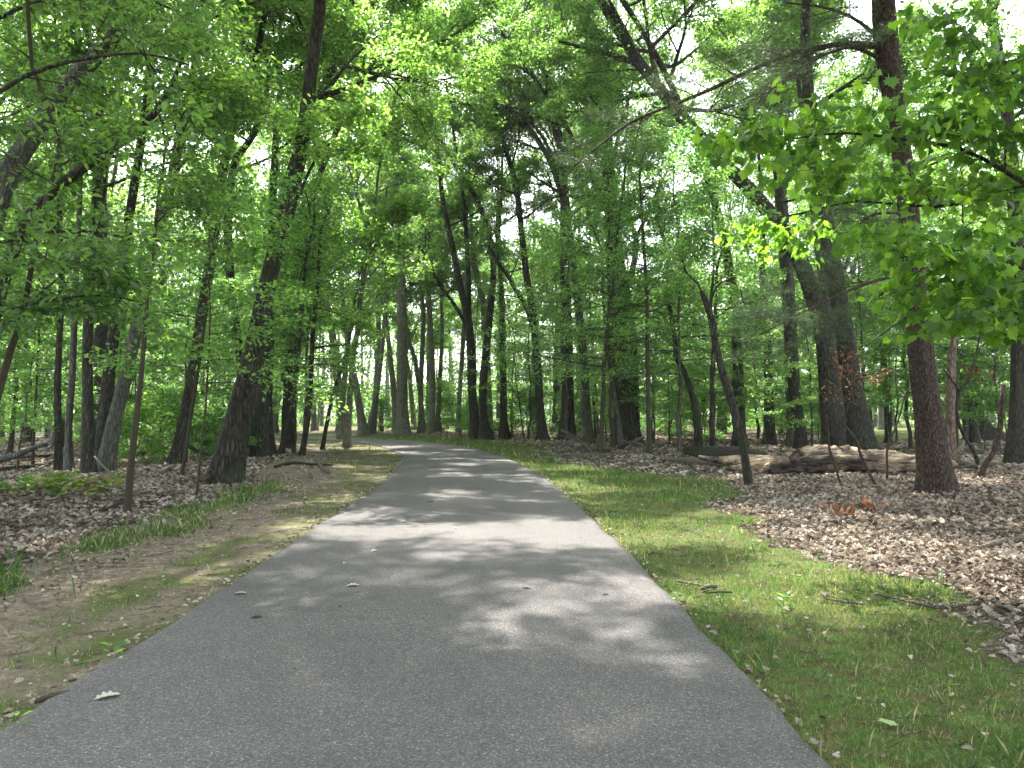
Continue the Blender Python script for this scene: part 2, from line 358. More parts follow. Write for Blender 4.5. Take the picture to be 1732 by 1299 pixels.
# path: a slab with a slight crown and a ragged edge
tg = np.gradient(PATHC, axis=0); tg = unit(tg); nrm = np.stack([tg[:, 1], -tg[:, 0]], 1)
P2 = catmull(PATHC, .12); tg = unit(np.gradient(P2, axis=0)); nrm = np.stack([tg[:, 1], -tg[:, 0]], 1)
rg = np.random.default_rng(5); wob = np.convolve(rg.normal(0, .028, len(P2) + 8), np.ones(5) / 5, 'same')[:len(P2)], np.convolve(rg.normal(0, .028, len(P2) + 8), np.ones(5) / 5, 'same')[:len(P2)]
hw = HALF(P2[:, 1]); cols = []
for u in (-1.0, -.999, -.97, -.5, 0, .5, .97, .999, 1.0):
    w = hw * u + (wob[0] if u < 0 else wob[1]) * (abs(u) > .9)
    z = .022 - .018 * u * u; z = -.07 if abs(u) == 1 else (z - .008 if abs(u) > .99 else z)
    cols.append(np.column_stack([P2 + nrm * w[:, None], np.full(len(P2), z)]))
V = np.stack(cols, 1); idx = np.arange(V.shape[0] * 9).reshape(-1, 9)
mb = MB(); mb.add(V, np.stack([idx[:-1, :-1], idx[:-1, 1:], idx[1:, 1:], idx[1:, :-1]], -1), 4)
tag(mb.build('path', M_ASPHALT, smooth=True), kind='structure')

# ------------------------------------------------------------------ picture-point to place
def at(px, py, D):
    """the point at forward distance D that the photograph shows at (px, py)"""
    a = (CY - py) / F; up = (math.sin(PITCH) + a * math.cos(PITCH)) / (math.cos(PITCH) - a * math.sin(PITCH))
    depth = D / (math.cos(PITCH) - a * math.sin(PITCH)) if False else None
    fw = math.cos(PITCH) - a * math.sin(PITCH)
    return np.array([(px - CX) / F / fw * D, D, CAMH + up * D])

# ------------------------------------------------------------------ growing wood
class Wood:
    def __init__(s): s.b = {}; s.tw = []
    def add(s, P, r, k): s.b.setdefault((len(P), k), []).append((P, r))
    def tubes(s, mb, kmin=0):
        for (n, k), L in s.b.items():
            if k < kmin: continue
            tubes(mb, np.array([p for p, _ in L]), np.array([r for _, r in L]), k)
def grow(rn, p, d, L, r, lvl, S, W):
    last = lvl >= S['max']; n = S['seg'][lvl]; st = L / (n - 1)
    pts = [tuple(p)]; rad = [r]; dirs = [d.copy()]; w = S['wob'][lvl]; tr = S['trop'][lvl]
    q = Vector(p); d = d.normalized()
    for i in range(1, n):
        d = Vector((d.x + rn.gauss(0, w), d.y + rn.gauss(0, w), d.z + rn.gauss(0, w) + tr)).normalized()
        q = q + d * st; pts.append(tuple(q)); rad.append(r * max(.22, 1 - .8 * i / (n - 1))); dirs.append(d.copy())
    W.add(pts, rad, S['sides'][lvl])
    if last: W.tw.append(pts); return
    k = S['n'][lvl]; t0 = S['t0'][lvl]; side = rn.choice((-1, 1))
    for j in range(k):
        t = t0 + (1 - t0) * (j + rn.random() * .8) / k; f = t * (n - 1); i = min(int(f), n - 2); f -= i
        a = Vector(pts[i]); b = Vector(pts[i + 1]); c = a.lerp(b, f); dd = dirs[i + 1]
        up = Vector((0, 0, 1)); sv = dd.cross(up)
        if sv.length < .15: sv = Vector((math.cos(j * 2.4), math.sin(j * 2.4), 0))
        sv.normalize(); side = -side
        roll = rn.gauss(0, S['roll'][lvl]); ov = dd.cross(sv)
        sv2 = sv * math.cos(roll) + ov * math.sin(roll)
        ang = rn.gauss(S['ang'][lvl], .15)
        nd = dd * math.cos(ang) + sv2 * (side * math.sin(ang)); nd.z *= S['flat'][lvl]
        Lc = L * S['lr'][lvl] * (1.15 - .6 * (t - t0) / (1.001 - t0)) * rn.uniform(.7, 1.2); Lc = max(Lc, S.get('minL', .3))
        grow(rn, c, nd, Lc, max(.0025, r * (1 - .7 * t) * S['rr']), lvl + 1, S, W)
    W.tw.append(pts[-max(2, n // 2):] if n != S['seg'][S['max']] else pts)
def twig_leaves(mb, tw, per, size, tmpl, rng, tilt=.45, spread=.6, off=.06, droop=.15):
    """leaves set alternately along the twigs, lying in roughly level sprays"""
    groups = {}
    for t in tw: groups.setdefault(len(t), []).append(t)
    for n, L in groups.items():
        A = np.array(L); B = len(A); m = per
        t = rng.uniform(.05, 1.0, (B, m)) * (n - 1); i = np.minimum(t.astype(int), n - 2); f = (t - i)[..., None]
        bi = np.arange(B)[:, None]
        a = A[bi, i]; b = A[bi, i + 1]; pos = a + (b - a) * f; d = unit(b - a)
        nz = np.array([0, 0, 1.0]) + rng.normal(0, tilt, (B, m, 3))
        sd = unit(np.cross(d, nz)); sg = rng.choice([-1, 1], (B, m))[..., None]
        ax = unit(d * spread + sd * sg + rng.normal(0, .35, (B, m, 3)) + np.array([0, 0, -droop]))
        pos = pos + sd * sg * off * rng.random((B, m, 1)) + rng.normal(0, off * .5, (B, m, 3))
        nr = nz; sz = size * rng.uniform(.6, 1.15, B * m)
        leaves(mb, pos.reshape(-1, 3), ax.reshape(-1, 3), nr.reshape(-1, 3), sz, tmpl[0], tmpl[1], rng)
def needle_tufts(mb, tw, per, size, rng, wide=1.0):
    for t in tw:
        A = np.array(t); n = len(A); m = per
        u = rng.uniform(.1, 1, m) * (n - 1); i = np.minimum(u.astype(int), n - 2); f = (u - i)[:, None]
        pos = A[i] + (A[i + 1] - A[i]) * f; d = unit(A[i + 1] - A[i])
        ax = unit(d * .9 + rng.normal(0, .55, (m, 3)))
        leaves(mb, pos, ax, rng.normal(0, 1, (m, 3)), size * rng.uniform(.7, 1.1, m), NEEDLE[0] * np.array([1, wide, 1]), NEEDLE[1], rng)

S_CANOPY = dict(minL=.5, max=3, seg=[9, 6, 5, 4], wob=[.09, .13, .16, .2], trop=[.05, .03, .01, -.01], sides=[7, 5, 4, 3], n=[8, 6, 4], t0=[.25, .25, .2],
                roll=[1.2, .7, .5], ang=[.75, .8, .8], flat=[1, .8, .7], lr=[.42, .42, .5], rr=.55)
S_LIMB = dict(minL=.5, max=2, seg=[8, 5, 4], wob=[.10, .15, .2], trop=[.02, .0, -.01], sides=[6, 4, 3], n=[9, 5], t0=[.2, .2],
              roll=[.5, .4], ang=[.8, .8], flat=[.75, .6], lr=[.38, .45], rr=.5)
S_SAP = dict(max=2, seg=[7, 5, 4], wob=[.07, .12, .15], trop=[-.005, -.01, -.02], sides=[5, 3, 3], n=[8, 3], t0=[.12, .15],
             roll=[.25, .2], ang=[.85, .8], flat=[.5, .4], lr=[.42, .5], rr=.5)
S_PINE = dict(max=2, seg=[9, 5, 4], wob=[.05, .10, .15], trop=[.01, .03, .03], sides=[6, 4, 3], n=[16, 5], t0=[.25, .15],
              roll=[.35, .5], ang=[.75, .6], flat=[.7, .8], lr=[.30, .4], rr=.4)

def trunk_mesh(mb, P, Rr, k=16, flare=.6, seed=0, gz=0.0, ridge=.035):
    """a trunk swept along P with a root flare with buttress lobes"""
    P = np.asarray(P, float); Rr = np.asarray(Rr, float); rg = np.random.default_rng(seed)
    z = P[:, 2] - gz; fl = flare * np.exp(-np.clip(z, 0, 9) / (.30 + Rr[0] * .5))
    n = len(P); Tn = unit(np.gradient(P, axis=0)); A = unit(np.cross(Tn, np.array([0, 1.0, .05]))); Bn = np.cross(Tn, A)
    an = np.arange(k) * 2 * math.pi / k; ph = rg.uniform(0, 6.28, 8); nl = rg.integers(4, 7)
    lob = np.cos(nl * an + ph[0]) * .5 + .3 * np.cos((nl - 2) * an + ph[1])
    rr = Rr[:, None] * (1 + fl[:, None] * (1 + .75 * lob[None]))
    for i, f in enumerate((2, 3, 5, 9)):
        rr = rr * (1 + ridge * np.cos(f * an[None] + ph[2 + i] + np.cumsum(rg.normal(0, .15, n))[:, None]))
    rr = rr * (1 + .03 * np.convolve(rg.normal(0, 1, n + 4), np.ones(3) / 3, 'same')[:n])[:, None]
    V = P[:, None] + rr[..., None] * (np.cos(an)[None, :, None] * A[:, None] + np.sin(an)[None, :, None] * Bn[:, None])
    idx = np.arange(n * k).reshape(n, k); j = np.roll(idx, -1, 1)
    base = mb.n
    mb.add(V, np.stack([idx[:-1], j[:-1], j[1:], idx[1:]], -1)[..., ::-1].reshape(-1, 4)[:, ::-1], 4)
    mb.L.append(idx[-1].astype(np.int32) + base); mb.N.append(np.array([k], np.int32)); mb.rnd.append(np.zeros(1, np.float32))

ROOTS = []          # (root, px, D, kind) of everything that gets an automatic label
BASES = []          # occupied ground spots (x, y, radius)
def mk_tree(name, label, cat, base, P, Rr, bark, leafmat, rn, rng, group=None, k=16, flare=.6, spec=None, prim=None, limbs=(), per=16, lsize=.13,
            tmpl=LEAF_Q, tilt=.45, needles=False, nsize=.1, extra=None, seed=0, off=.06, nwide=1.0, droop=.15):
    """P world polyline of the trunk, prim = list of (t along trunk, azimuth, elevation, length, radius); limbs = list of (P, R)"""
    root = empty(name, base); tag(root, label, cat, group)
    b = np.array(base); mt = MB(); P = np.asarray(P); Rr = np.asarray(Rr)
    trunk_mesh(mt, P - b, Rr, k, flare, seed, 0.0)
    W = Wood(); LW = []
    for (LP, LR, nch, clen) in limbs:
        wl = Wood(); LP = np.asarray(LP) - b; LR = np.asarray(LR)
        ml = MB(); tubes(ml, LP[None], LR[None], 9 if LR[0] > .04 else 6, .04, seed)
        # side branches along the limb
        m = len(LP)
        for j in range(nch):
            t = .25 + .75 * (j + rn.random()) / nch; i = min(int(t * (m - 1)), m - 2)
            d = Vector(LP[i + 1] - LP[i]).normalized(); sv = Vector((rn.gauss(0, 1), rn.gauss(0, 1), rn.gauss(0, .5)))
            sv = (sv - d * sv.dot(d)).normalized(); nd = d * .65 + sv * .8
            grow(rn, Vector(LP[i]), nd, clen * (1.35 if spec is S_CANOPY else 1) * rn.uniform(.6, 1.15), max(.004, LR[i] * .4), 0, S_LIMB if spec is S_CANOPY else spec, wl)
        wl.tubes(ml); ml.build('limb', bark, root, smooth=True); W.tw += wl.tw
    n = len(P)
    for (t, az, el, L, r) in (prim or []):
        f = t * (n - 1); i = min(int(f), n - 2); c = (P[i] + (P[i + 1] - P[i]) * (f - i)) - b
        d = Vector((math.cos(az) * math.cos(el), math.sin(az) * math.cos(el), math.sin(el)))
        grow(rn, Vector(c), d, L, r, 0, spec, W)
    W.tubes(mt)
    mt.build('trunk', bark, root, smooth=True)
    mc = MB()
    if W.tw:
        if needles: needle_tufts(mc, W.tw, per, nsize, rng, nwide)
        else: twig_leaves(mc, W.tw, per, lsize, tmpl, rng, tilt, off=off, droop=droop)
        mc.build('crown', leafmat, root)
    return root
def copy_tree(o, loc, rz, sc, label, group):
    c = o.copy(); COL.objects.link(c); c.location = loc; c.rotation_euler = (0, 0, rz); c.scale = (sc, sc, sc)
    c['label'] = label; c['group'] = group
    for ch in o.children:
        d = ch.copy(); COL.objects.link(d); d.parent = c
        d.matrix_parent_inverse = Matrix.Identity(4)
    return c
def prims(rn, n, t0, t1, L0, L1, el0, el1, r, azs=None):
    out = []
    for j in range(n):
        u = (j + rn.random() * .7) / n; t = t0 + (t1 - t0) * u
        az = rn.uniform(azs[0], azs[1]) if azs else j * 2.4 + rn.gauss(0, .3)
        out.append((t, az, el0 + (el1 - el0) * u + rn.gauss(0, .1), (L0 + (L1 - L0) * u) * rn.uniform(.75, 1.15), r * (1 - .5 * u)))
    return out
def hero(name, label, cat, D, pts, H=None, bark=M_OAK, leaf=M_CANOPY, limbs=(), spec=S_CANOPY, prim_n=7, per=18, lsize=.13, t0=.55, L=(5, 2.5), el=(.35, 1.1),
         k=16, flare=.45, seed=1, group=None, tmpl=LEAF_Q, needles=False, nsize=.1, tilt=.45, extra_prims=(), Dtop=None, azs=None, off=.13, nwide=1.0, droop=.15):
    """a tree whose trunk stands at distance D; pts (px, py, width px) trace its line in the photograph; H = full height"""
    rn = random.Random(seed); rng = np.random.default_rng(seed)
    W = [];
    for i, q in enumerate(pts):
        dd = D if Dtop is None else D + (Dtop - D) * i / (len(pts) - 1)
        p = at(q[0], q[1], dd); W.append([*p, q[2] / F * dd / 2])
    W = np.array(W); g = gh(W[0, 0], W[0, 1]); W[0, 2] = g - .12
    if H and W[-1, 2] < H:      # the trunk goes on above the frame
        d = (W[-1, :3] - W[-2, :3]); d /= np.linalg.norm(d); d = d * .6 + np.array([0, 0, .5]); d /= np.linalg.norm(d)
        rem = H - W[-1, 2]; r = W[-1, 3]
        for f in (.33, .66, 1.0):
            q = W[-1 if f == .33 else -1, :3] + d * rem / 3 + np.array([rn.gauss(0, .2), rn.gauss(0, .2), 0]); W = np.vstack([W, [*q, max(.02, r * (1 - .85 * f))]])
    C = catmull(W, .35); P = C[:, :3]; Rr = np.maximum(C[:, 3], .008)
    base = (float(W[0, 0]), float(W[0, 1]), g)
    pr = prims(rn, prim_n, t0, .98, L[0], L[1], el[0], el[1], max(.012, Rr[int(len(Rr) * t0)] * .45), azs) + list(extra_prims) if prim_n or extra_prims else []
    lm = []
    for (lp, nch, clen) in limbs:
        A = np.array([[*at(q[0], q[1], q[3] if len(q) > 3 else D), q[2] / F * (q[3] if len(q) > 3 else D) / 2] for q in lp])
        Cl = catmull(A, .3); lm.append((Cl[:, :3], np.maximum(Cl[:, 3], .006), nch, clen))
    BASES.append((base[0], base[1], 1.0))
    return mk_tree(name, label, cat, base, P, Rr, bark, leaf, rn, rng, group, k, flare, spec, pr, lm, per, lsize, tmpl, tilt, needles, nsize, seed=seed, off=off, nwide=nwide, droop=droop)

# ================================================================== the trees one can tell apart
# --- left side
hero('oak_tree', 'large oak leaning right over the path, ridged trunk flaring wide at the left verge', 'tree', 16.2,
     [(376, 822, 52), (398, 730, 44), (419, 640, 36), (436, 560, 31), (452, 480, 28), (470, 410, 27), (487, 350, 26), (507, 260, 23), (519, 180, 22), (529, 100, 20), (540, 20, 20), (543, -60, 19)],
     H=21, k=28, flare=.35, seed=3, prim_n=8, t0=.72, L=(6, 4), limbs=[([(519, 185, 6), (560, 140, 5), (600, 95, 4), (640, 60, 3)], 2, 1.2), ([(507, 330, 6), (528, 280, 5), (560, 240, 3)], 2, 1.0)])
hero('sapling', 'thin greenish-brown sapling standing nearest the camera left of the path', 'tree', 11.8,
     [(214, 866, 12), (222, 780, 11), (236, 660, 9), (245, 560, 8), (249, 500, 7), (258, 430, 6), (263, 380, 6), (268, 330, 5), (280, 247, 4.5), (267, 187, 4), (245, 90, 3.5), (228, 20, 3)],
     bark=M_SMOOTH, leaf=M_ASH, H=8, k=8, flare=.2, seed=4, spec=S_SAP, prim_n=13, t0=.38, L=(1.5, .9), el=(.2, .6), tmpl=LEAF_E, lsize=.10, per=7,
     limbs=[([(280, 247, 3.5), (305, 200, 3), (334, 160, 2.5), (372, 140, 2)], 4, .9), ([(264, 378, 3), (300, 345, 2.5), (345, 330, 2)], 4, .8)])
hero('young_tree', 'bent young tree at the left edge with a curved stem and drooping leafy branches', 'tree', 8.0,
     [(-62, 940, 15), (-34, 780, 13), (0, 655, 12), (20, 585, 11), (36, 540, 10), (50, 470, 9), (60, 410, 8), (80, 330, 7), (100, 240, 6)],
     bark=M_SMOOTH, leaf=M_ASH, H=6.5, k=9, flare=.2, seed=5, spec=S_SAP, prim_n=10, t0=.42, L=(1.9, 1.1), el=(.05, .5), tmpl=LEAF_E, lsize=.105, per=5)
hero('oak_tree', 'thick grey trunk leaning in over the left edge towards the path', 'tree', 13.0,
     [(-150, 852, 46), (-95, 650, 42), (-40, 470, 38), (2, 320, 34), (50, 235, 32), (110, 150, 30), (170, 85, 28), (235, 5, 26), (290, -90, 22)],
     bark=M_GREY, H=17, seed=6, prim_n=5, t0=.68, L=(4, 2.5), k=20)
hero('maple_tree', 'crooked tree bending right from the left edge, forked beside the thin sapling', 'tree', 12.2,
     [(-60, 860, 26), (-40, 700, 24), (-18, 560, 22), (30, 400, 19), (77, 335, 17), (125, 295, 16), (167, 264, 16), (205, 240, 15), (234, 218, 13), (262, 190, 12), (278, 167, 10), (296, 130, 8), (320, 60, 6)],
     bark=M_OAK, H=9, seed=7, prim_n=2, t0=.45, L=(2.6, 1.6), k=12, limbs=[([(278, 167, 8), (300, 152, 7), (325, 150, 6), (348, 142, 4), (380, 110, 3)], 5, 1.1)], spec=S_LIMB, per=10, lsize=.11, tmpl=LEAF_E)
hero('hardwood_tree', 'straight grey trunk, front of the clump of trunks at the far left', 'tree', 19.3,
     [(150, 801, 22), (149, 700, 18), (148, 620, 17), (150, 540, 16), (156, 440, 15), (163, 330, 14), (168, 200, 12), (170, 60, 11)], bark=M_OAK, H=19, seed=8, prim_n=6, flare=.35)
hero('hardwood_tree', 'dark trunk leaning right just behind the straight grey trunk in the left clump', 'tree', 20.5,
     [(166, 790, 22), (176, 720, 20), (184, 640, 20), (193, 560, 18), (203, 480, 17), (220, 360, 15), (236, 260, 14), (250, 150, 12), (262, 20, 11)], bark=M_OAK, H=19, seed=9, prim_n=6)
hero('hardwood_tree', 'grey trunk leaning farthest right of the clump at the far left', 'tree', 20.0,
     [(176, 794, 26), (192, 720, 23), (212, 640, 21), (230, 560, 20), (245, 480, 19), (268, 395, 18), (289, 310, 17), (305, 230, 16), (320, 160, 14), (335, 80, 12), (345, 0, 11)], bark=M_GREY, H=19, seed=10, prim_n=6,
     limbs=[([(298, 290, 7), (330, 250, 6), (360, 200, 5), (384, 165, 4)], 5, 1.3)])
hero('hardwood_tree', 'slim light grey trunk left of the clump at the far left', 'tree', 20.6,
     [(117, 795, 13), (116, 720, 11), (121, 650, 10), (124, 590, 10), (128, 480, 9), (135, 330, 8), (138, 160, 7)], bark=M_GREY, H=15, seed=11, prim_n=5, flare=.5)
hero('hardwood_tree', 'slim dark trunk leftmost of the clump at the far left', 'tree', 21.2,
     [(99, 793, 12), (98, 720, 12), (97, 650, 11), (100, 580, 10), (104, 470, 9), (100, 320, 8), (108, 160, 7)], bark=M_OAK, H=15, seed=12, prim_n=5)
hero('hardwood_tree', 'tall trunk leaning right, midway between the left clump and the leaning oak', 'tree', 22.5,
     [(297, 785, 23), (308, 730, 20), (320, 670, 19), (331, 600, 18), (343, 520, 17), (357, 430, 16), (371, 330, 15), (383, 255, 14), (397, 200, 12), (425, 125, 11), (445, 40, 9)], bark=M_OAK, H=20, seed=13, prim_n=6, t0=.5)
hero('hardwood_tree', 'slim trunk behind the leaning oak that curves right as it climbs', 'tree', 29,
     [(440, 765, 15), (400, 560, 14), (386, 400, 13), (391, 310, 12), (402, 265, 11), (428, 230, 10), (448, 165, 9), (470, 100, 8), (498, 40, 7)], bark=M_OAK, H=20, seed=14, prim_n=6, t0=.5)
hero('hardwood_tree', 'dark stout trunk just right of the leaning oak, with a low side stem', 'tree', 27.5,
     [(452, 770, 22), (453, 720, 19), (452, 670, 18), (455, 590, 17), (460, 480, 15), (462, 330, 13), (470, 180, 11)], bark=M_OAK, H=18, seed=15, prim_n=6,
     limbs=[([(450, 722, 9), (440, 705, 8), (428, 718, 8), (430, 752, 8)], 0, 1)])
for i, (lab, D, pts, w) in enumerate([
        ('slender dark tree leaning right, middle of the row along the left verge near the bend', 28.0, [(476, 760), (490, 700), (505, 600), (512, 500), (520, 420)], 8),
        ('crooked tree at the left verge inside the bend, swelling at its foot', 27.5, [(510, 768), (522, 700), (526, 640), (530, 560), (538, 470), (545, 380)], 10),
        ('thin dark tree leaning right alone on the mossy verge inside the bend', 33.0, [(544, 756), (556, 700), (566, 660), (578, 625), (588, 590), (597, 540)], 7),
        ('thin stem leaning right, first of the row beside the leaning oak', 25.5, [(470, 776), (484, 720), (500, 650), (508, 560), (505, 480)], 6),
        ('straight thin dark stem behind the row of verge saplings', 31.0, [(497, 762), (498, 700), (500, 620), (503, 520), (500, 430)], 7),
        ('thin stem close behind the thin front sapling on the left', 17.5, [(305, 838), (318, 740), (330, 650), (345, 560), (352, 470), (358, 400)], 6),
        ('very thin bare-footed stem in front of the leaning oak', 14.2, [(332, 838), (340, 760), (348, 690), (352, 600), (356, 520)], 4)]):
    hero('sapling', lab, 'tree', D, [(x, y, w * (1 - .5 * j / len(pts))) for j, (x, y) in enumerate(pts)], bark=M_SMOOTH if i > 4 else M_OAK, leaf=M_UNDER, H=1.5 + D * .30, k=8, seed=20 + i,
         spec=S_SAP, prim_n=15, t0=.33, L=(2.4, 1.2), el=(.1, .6), per=10, lsize=.12, flare=.25, group='saplings along the left verge')
# --- beyond the bend
BEY = 'trees beyond the bend of the path'
hero('hardwood_tree', 'left stem of the V-shaped pair of trunks beyond the bend', 'tree', 52, [(616, 737, 16), (608, 690, 12), (600, 640, 11), (585, 560, 9), (575, 450, 8)], bark=M_FAR_HAZED, H=18, seed=31, prim_n=6, group=BEY)
hero('hardwood_tree', 'right stem of the V-shaped pair of trunks beyond the bend', 'tree', 53, [(622, 737, 13), (630, 700, 9), (638, 660, 9), (645, 600, 8), (655, 500, 8)], bark=M_FAR_HAZED, H=18, seed=32, prim_n=6, group=BEY)
hero('hardwood_tree', 'dark upright trunk immediately right of the V-shaped pair beyond the bend', 'tree', 54, [(628, 737, 11), (634, 690, 10), (638, 630, 9), (640, 550, 8)], bark=M_FAR_HAZED, H=18, seed=33, prim_n=5, group=BEY)
hero('pine_tree', 'thickest straight grey trunk beyond the bend, doubled at its foot', 'tree', 51, [(682, 738, 24), (680, 690, 20), (680, 640, 18), (680, 560, 17), (678, 450, 15), (676, 330, 12)], bark=M_FAR_HAZED, H=22, seed=34, prim_n=6, group=BEY)
hero('hardwood_tree', 'grey trunk hugging the left side of the thickest trunk beyond the bend', 'tree', 52, [(671, 738, 13), (669, 690, 11), (664, 640, 9), (655, 560, 7)], bark=M_FAR_HAZED, H=15, seed=35, prim_n=4, group=BEY)
hero('hardwood_tree', 'short trunk with a burl at its foot beyond the middle of the bend', 'tree', 52, [(712, 737, 12), (712, 690, 8), (712, 640, 8), (716, 540, 7)], bark=M_FAR_HAZED, H=16, seed=36, prim_n=5, group=BEY)
hero('hardwood_tree', 'dark trunk in the middle of the picture, closest right of the burled one', 'tree', 50, [(727, 737, 13), (731, 690, 10), (731, 640, 10), (728, 560, 9), (722, 460, 8)], bark=M_FAR_HAZED, H=18, seed=37, prim_n=5, group=BEY)
hero('hardwood_tree', 'slender pale trunk leaning behind the dark middle trunk', 'tree', 54, [(737, 737, 9), (742, 690, 8), (744, 640, 7), (748, 560, 6)], bark=M_FAR_HAZED, H=16, seed=38, prim_n=4, group=BEY)
hero('hardwood_tree', 'medium grey trunk midway between the dark middle trunk and the tall forked pair', 'tree', 50, [(775, 739, 9), (776, 690, 8), (779, 640, 7), (784, 560, 7)], bark=M_FAR_HAZED, H=16, seed=39, prim_n=4, group=BEY)
hero('pine_tree', 'short reddish-brown broken trunk in the sunlit glade beyond the bend', 'tree', 58, [(645, 736, 8), (645, 710, 7.5), (645, 690, 7), (644, 676, 6)], bark=bark_mat("red_bark", (.06, .03, .02), (.18, .09, .06), (.26, .15, .1), 8, 2), H=None, seed=40, prim_n=0, group=BEY, flare=.3)
hero('hardwood_tree', 'tall forked trunk at the middle of the picture, left one of the big pair', 'tree', 44,
     [(806, 738, 20), (801, 690, 15), (798, 640, 14), (796, 580, 14), (790, 530, 13), (780, 490, 11), (770, 440, 10), (757, 380, 9), (748, 330, 8), (738, 240, 7), (722, 180, 5)], bark=M_OAK, H=18, seed=41, prim_n=5, t0=.6,
     limbs=[([(794, 545, 9), (793, 480, 8), (790, 420, 8), (785, 350, 7), (778, 290, 5), (765, 210, 4)], 6, 2.2), ([(788, 548, 7), (765, 510, 6), (743, 480, 6), (725, 445, 5), (708, 415, 4)], 5, 2)])
hero('hardwood_tree', 'tall trunk with a vine-hung fork at the middle, right one of the big pair', 'tree', 43,
     [(823, 739, 22), (817, 690, 13), (818, 640, 13), (824, 580, 12), (830, 520, 11), (835, 450, 10), (825, 390, 9), (810, 345, 8), (790, 310, 7), (760, 265, 6), (735, 215, 4)], bark=M_OAK, H=17, seed=42, prim_n=5, t0=.6,
     limbs=[([(829, 540, 8), (834, 470, 7), (842, 400, 7), (848, 330, 5), (850, 250, 4)], 6, 2.2)])
hero('hardwood_tree', 'dark trunk right of the big middle pair, its limb leaning back towards them', 'tree', 41,
     [(919, 740, 18), (913, 690, 14), (910, 630, 13), (905, 570, 12), (900, 520, 12), (891, 470, 11), (882, 390, 10), (872, 310, 9), (856, 255, 8), (840, 180, 6)], bark=M_OAK, H=19, seed=43, prim_n=6, t0=.55,
     limbs=[([(902, 555, 8), (888, 515, 8), (872, 490, 7), (858, 465, 6), (844, 447, 6), (826, 415, 5)], 5, 2)])
hero('hardwood_tree', 'short dark thick trunk between the big middle pair and the leaning-limbed one', 'tree', 44, [(854, 741, 16), (852, 700, 13), (852, 650, 12), (850, 570, 10), (848, 480, 9)], bark=M_OAK, H=17, seed=44, prim_n=5)
hero('hardwood_tree', 'tall tree whose upper limbs fan out leftwards against the bright sky', 'tree', 39,
     [(997, 740, 20), (992, 690, 15), (988, 620, 14), (980, 540, 14), (970, 450, 13), (955, 350, 12), (938, 290, 11), (918, 250, 9), (898, 221, 9), (868, 190, 8), (837, 161, 7), (777, 127, 6), (723, 87, 5), (690, 60, 4)],
     bark=M_GREY, H=None, seed=45, prim_n=5, t0=.6, L=(3.5, 2),
     limbs=[([(960, 360, 10), (955, 300, 10), (950, 245, 9), (940, 190, 8), (928, 134, 8), (908, 105, 7), (888, 80, 6), (865, 40, 5), (846, -10, 4)], 14, 2.2),
            ([(928, 134, 7), (922, 90, 6), (916, 50, 5), (903, -5, 4)], 9, 2),
            ([(955, 305, 8), (935, 210, 7), (911, 161, 7), (885, 130, 6), (861, 104, 6), (835, 80, 5), (807, 57, 4), (775, 30, 4), (750, -15, 3)], 14, 2.2),
            ([(948, 320, 7), (925, 245, 6), (888, 198, 6), (850, 185, 5), (800, 178, 4), (740, 168, 3)], 12, 2)])
# --- right side
hero('oak_tree', 'huge dark trunk right of the path behind the brush pile', 'tree', 37,
     [(1064, 752, 44), (1058, 700, 36), (1051, 640, 32), (1046, 560, 30), (1042, 490, 28), (1037, 400, 25), (1032, 320, 22), (1025, 220, 18), (1015, 100, 14)], bark=M_OAK, H=22, k=24, seed=50, flare=.35, prim_n=8, t0=.45, L=(6, 3))
hero('hardwood_tree', 'broad dark trunk left of the huge one behind the brush pile', 'tree', 42, [(960, 737, 26), (960, 690, 22), (960, 640, 20), (958, 540, 18), (955, 430, 15)], bark=M_OAK, H=20, seed=51, prim_n=6)
hero('sapling', 'slender straight pale stem rising from a small stump right of the brush pile', 'tree', 27.5,
     [(1099, 770, 10), (1097, 700, 8), (1095, 620, 7), (1094, 500, 6), (1088, 400, 5), (1082, 300, 4)], bark=M_SMOOTH, leaf=M_UNDER, H=11, k=8, seed=52, spec=S_SAP, prim_n=17, t0=.38, L=(2.8, 1.3), el=(.1, .6), per=11, lsize=.12)
hero('sapling', 'thin stem leaning left against the huge trunk', 'tree', 33, [(1052, 756, 10), (1046, 710, 8), (1036, 650, 7), (1028, 590, 6), (1020, 500, 5), (1018, 430, 4)], bark=M_GREY, leaf=M_UNDER, H=11, k=8, seed=53, spec=S_SAP, prim_n=15, t0=.4, L=(2.8, 1.4), el=(.1, .6), per=11, lsize=.12)
hero('sapling', 'wavy dark young tree between the huge trunk and the leaning front sapling', 'tree', 31,
     [(1181, 758, 13), (1178, 700, 11), (1168, 660, 10), (1155, 625, 9), (1143, 600, 9), (1140, 560, 8), (1130, 500, 7)], bark=M_OAK, leaf=M_UNDER, H=11, k=10, seed=54, spec=S_SAP, prim_n=16, t0=.4, L=(3, 1.4), el=(.1, .6), per=11, lsize=.12)
hero('sapling', 'dark leaning sapling in front of the fallen log, bare forked top', 'tree', 17.2,
     [(1268, 812, 14), (1256, 750, 13), (1240, 690, 13), (1222, 630, 12), (1210, 580, 11), (1203, 540, 11), (1194, 510, 10), (1186, 492, 8)], bark=M_OAK, leaf=M_UNDER, H=None, k=10, seed=55, spec=S_SAP, flare=.15, prim_n=0,
     limbs=[([(1201, 535, 6), (1203, 500, 5), (1206, 470, 4), (1208, 430, 3), (1205, 360, 3), (1210, 290, 2), (1200, 220, 2)], 12, 1.3), ([(1203, 510, 4), (1212, 485, 3.5), (1232, 474, 3), (1252, 490, 3), (1258, 520, 2), (1258, 545, 2)], 4, .7),
            ([(1196, 520, 4), (1180, 480, 3), (1160, 460, 3), (1150, 420, 2)], 5, 1.1)], per=9, lsize=.11)
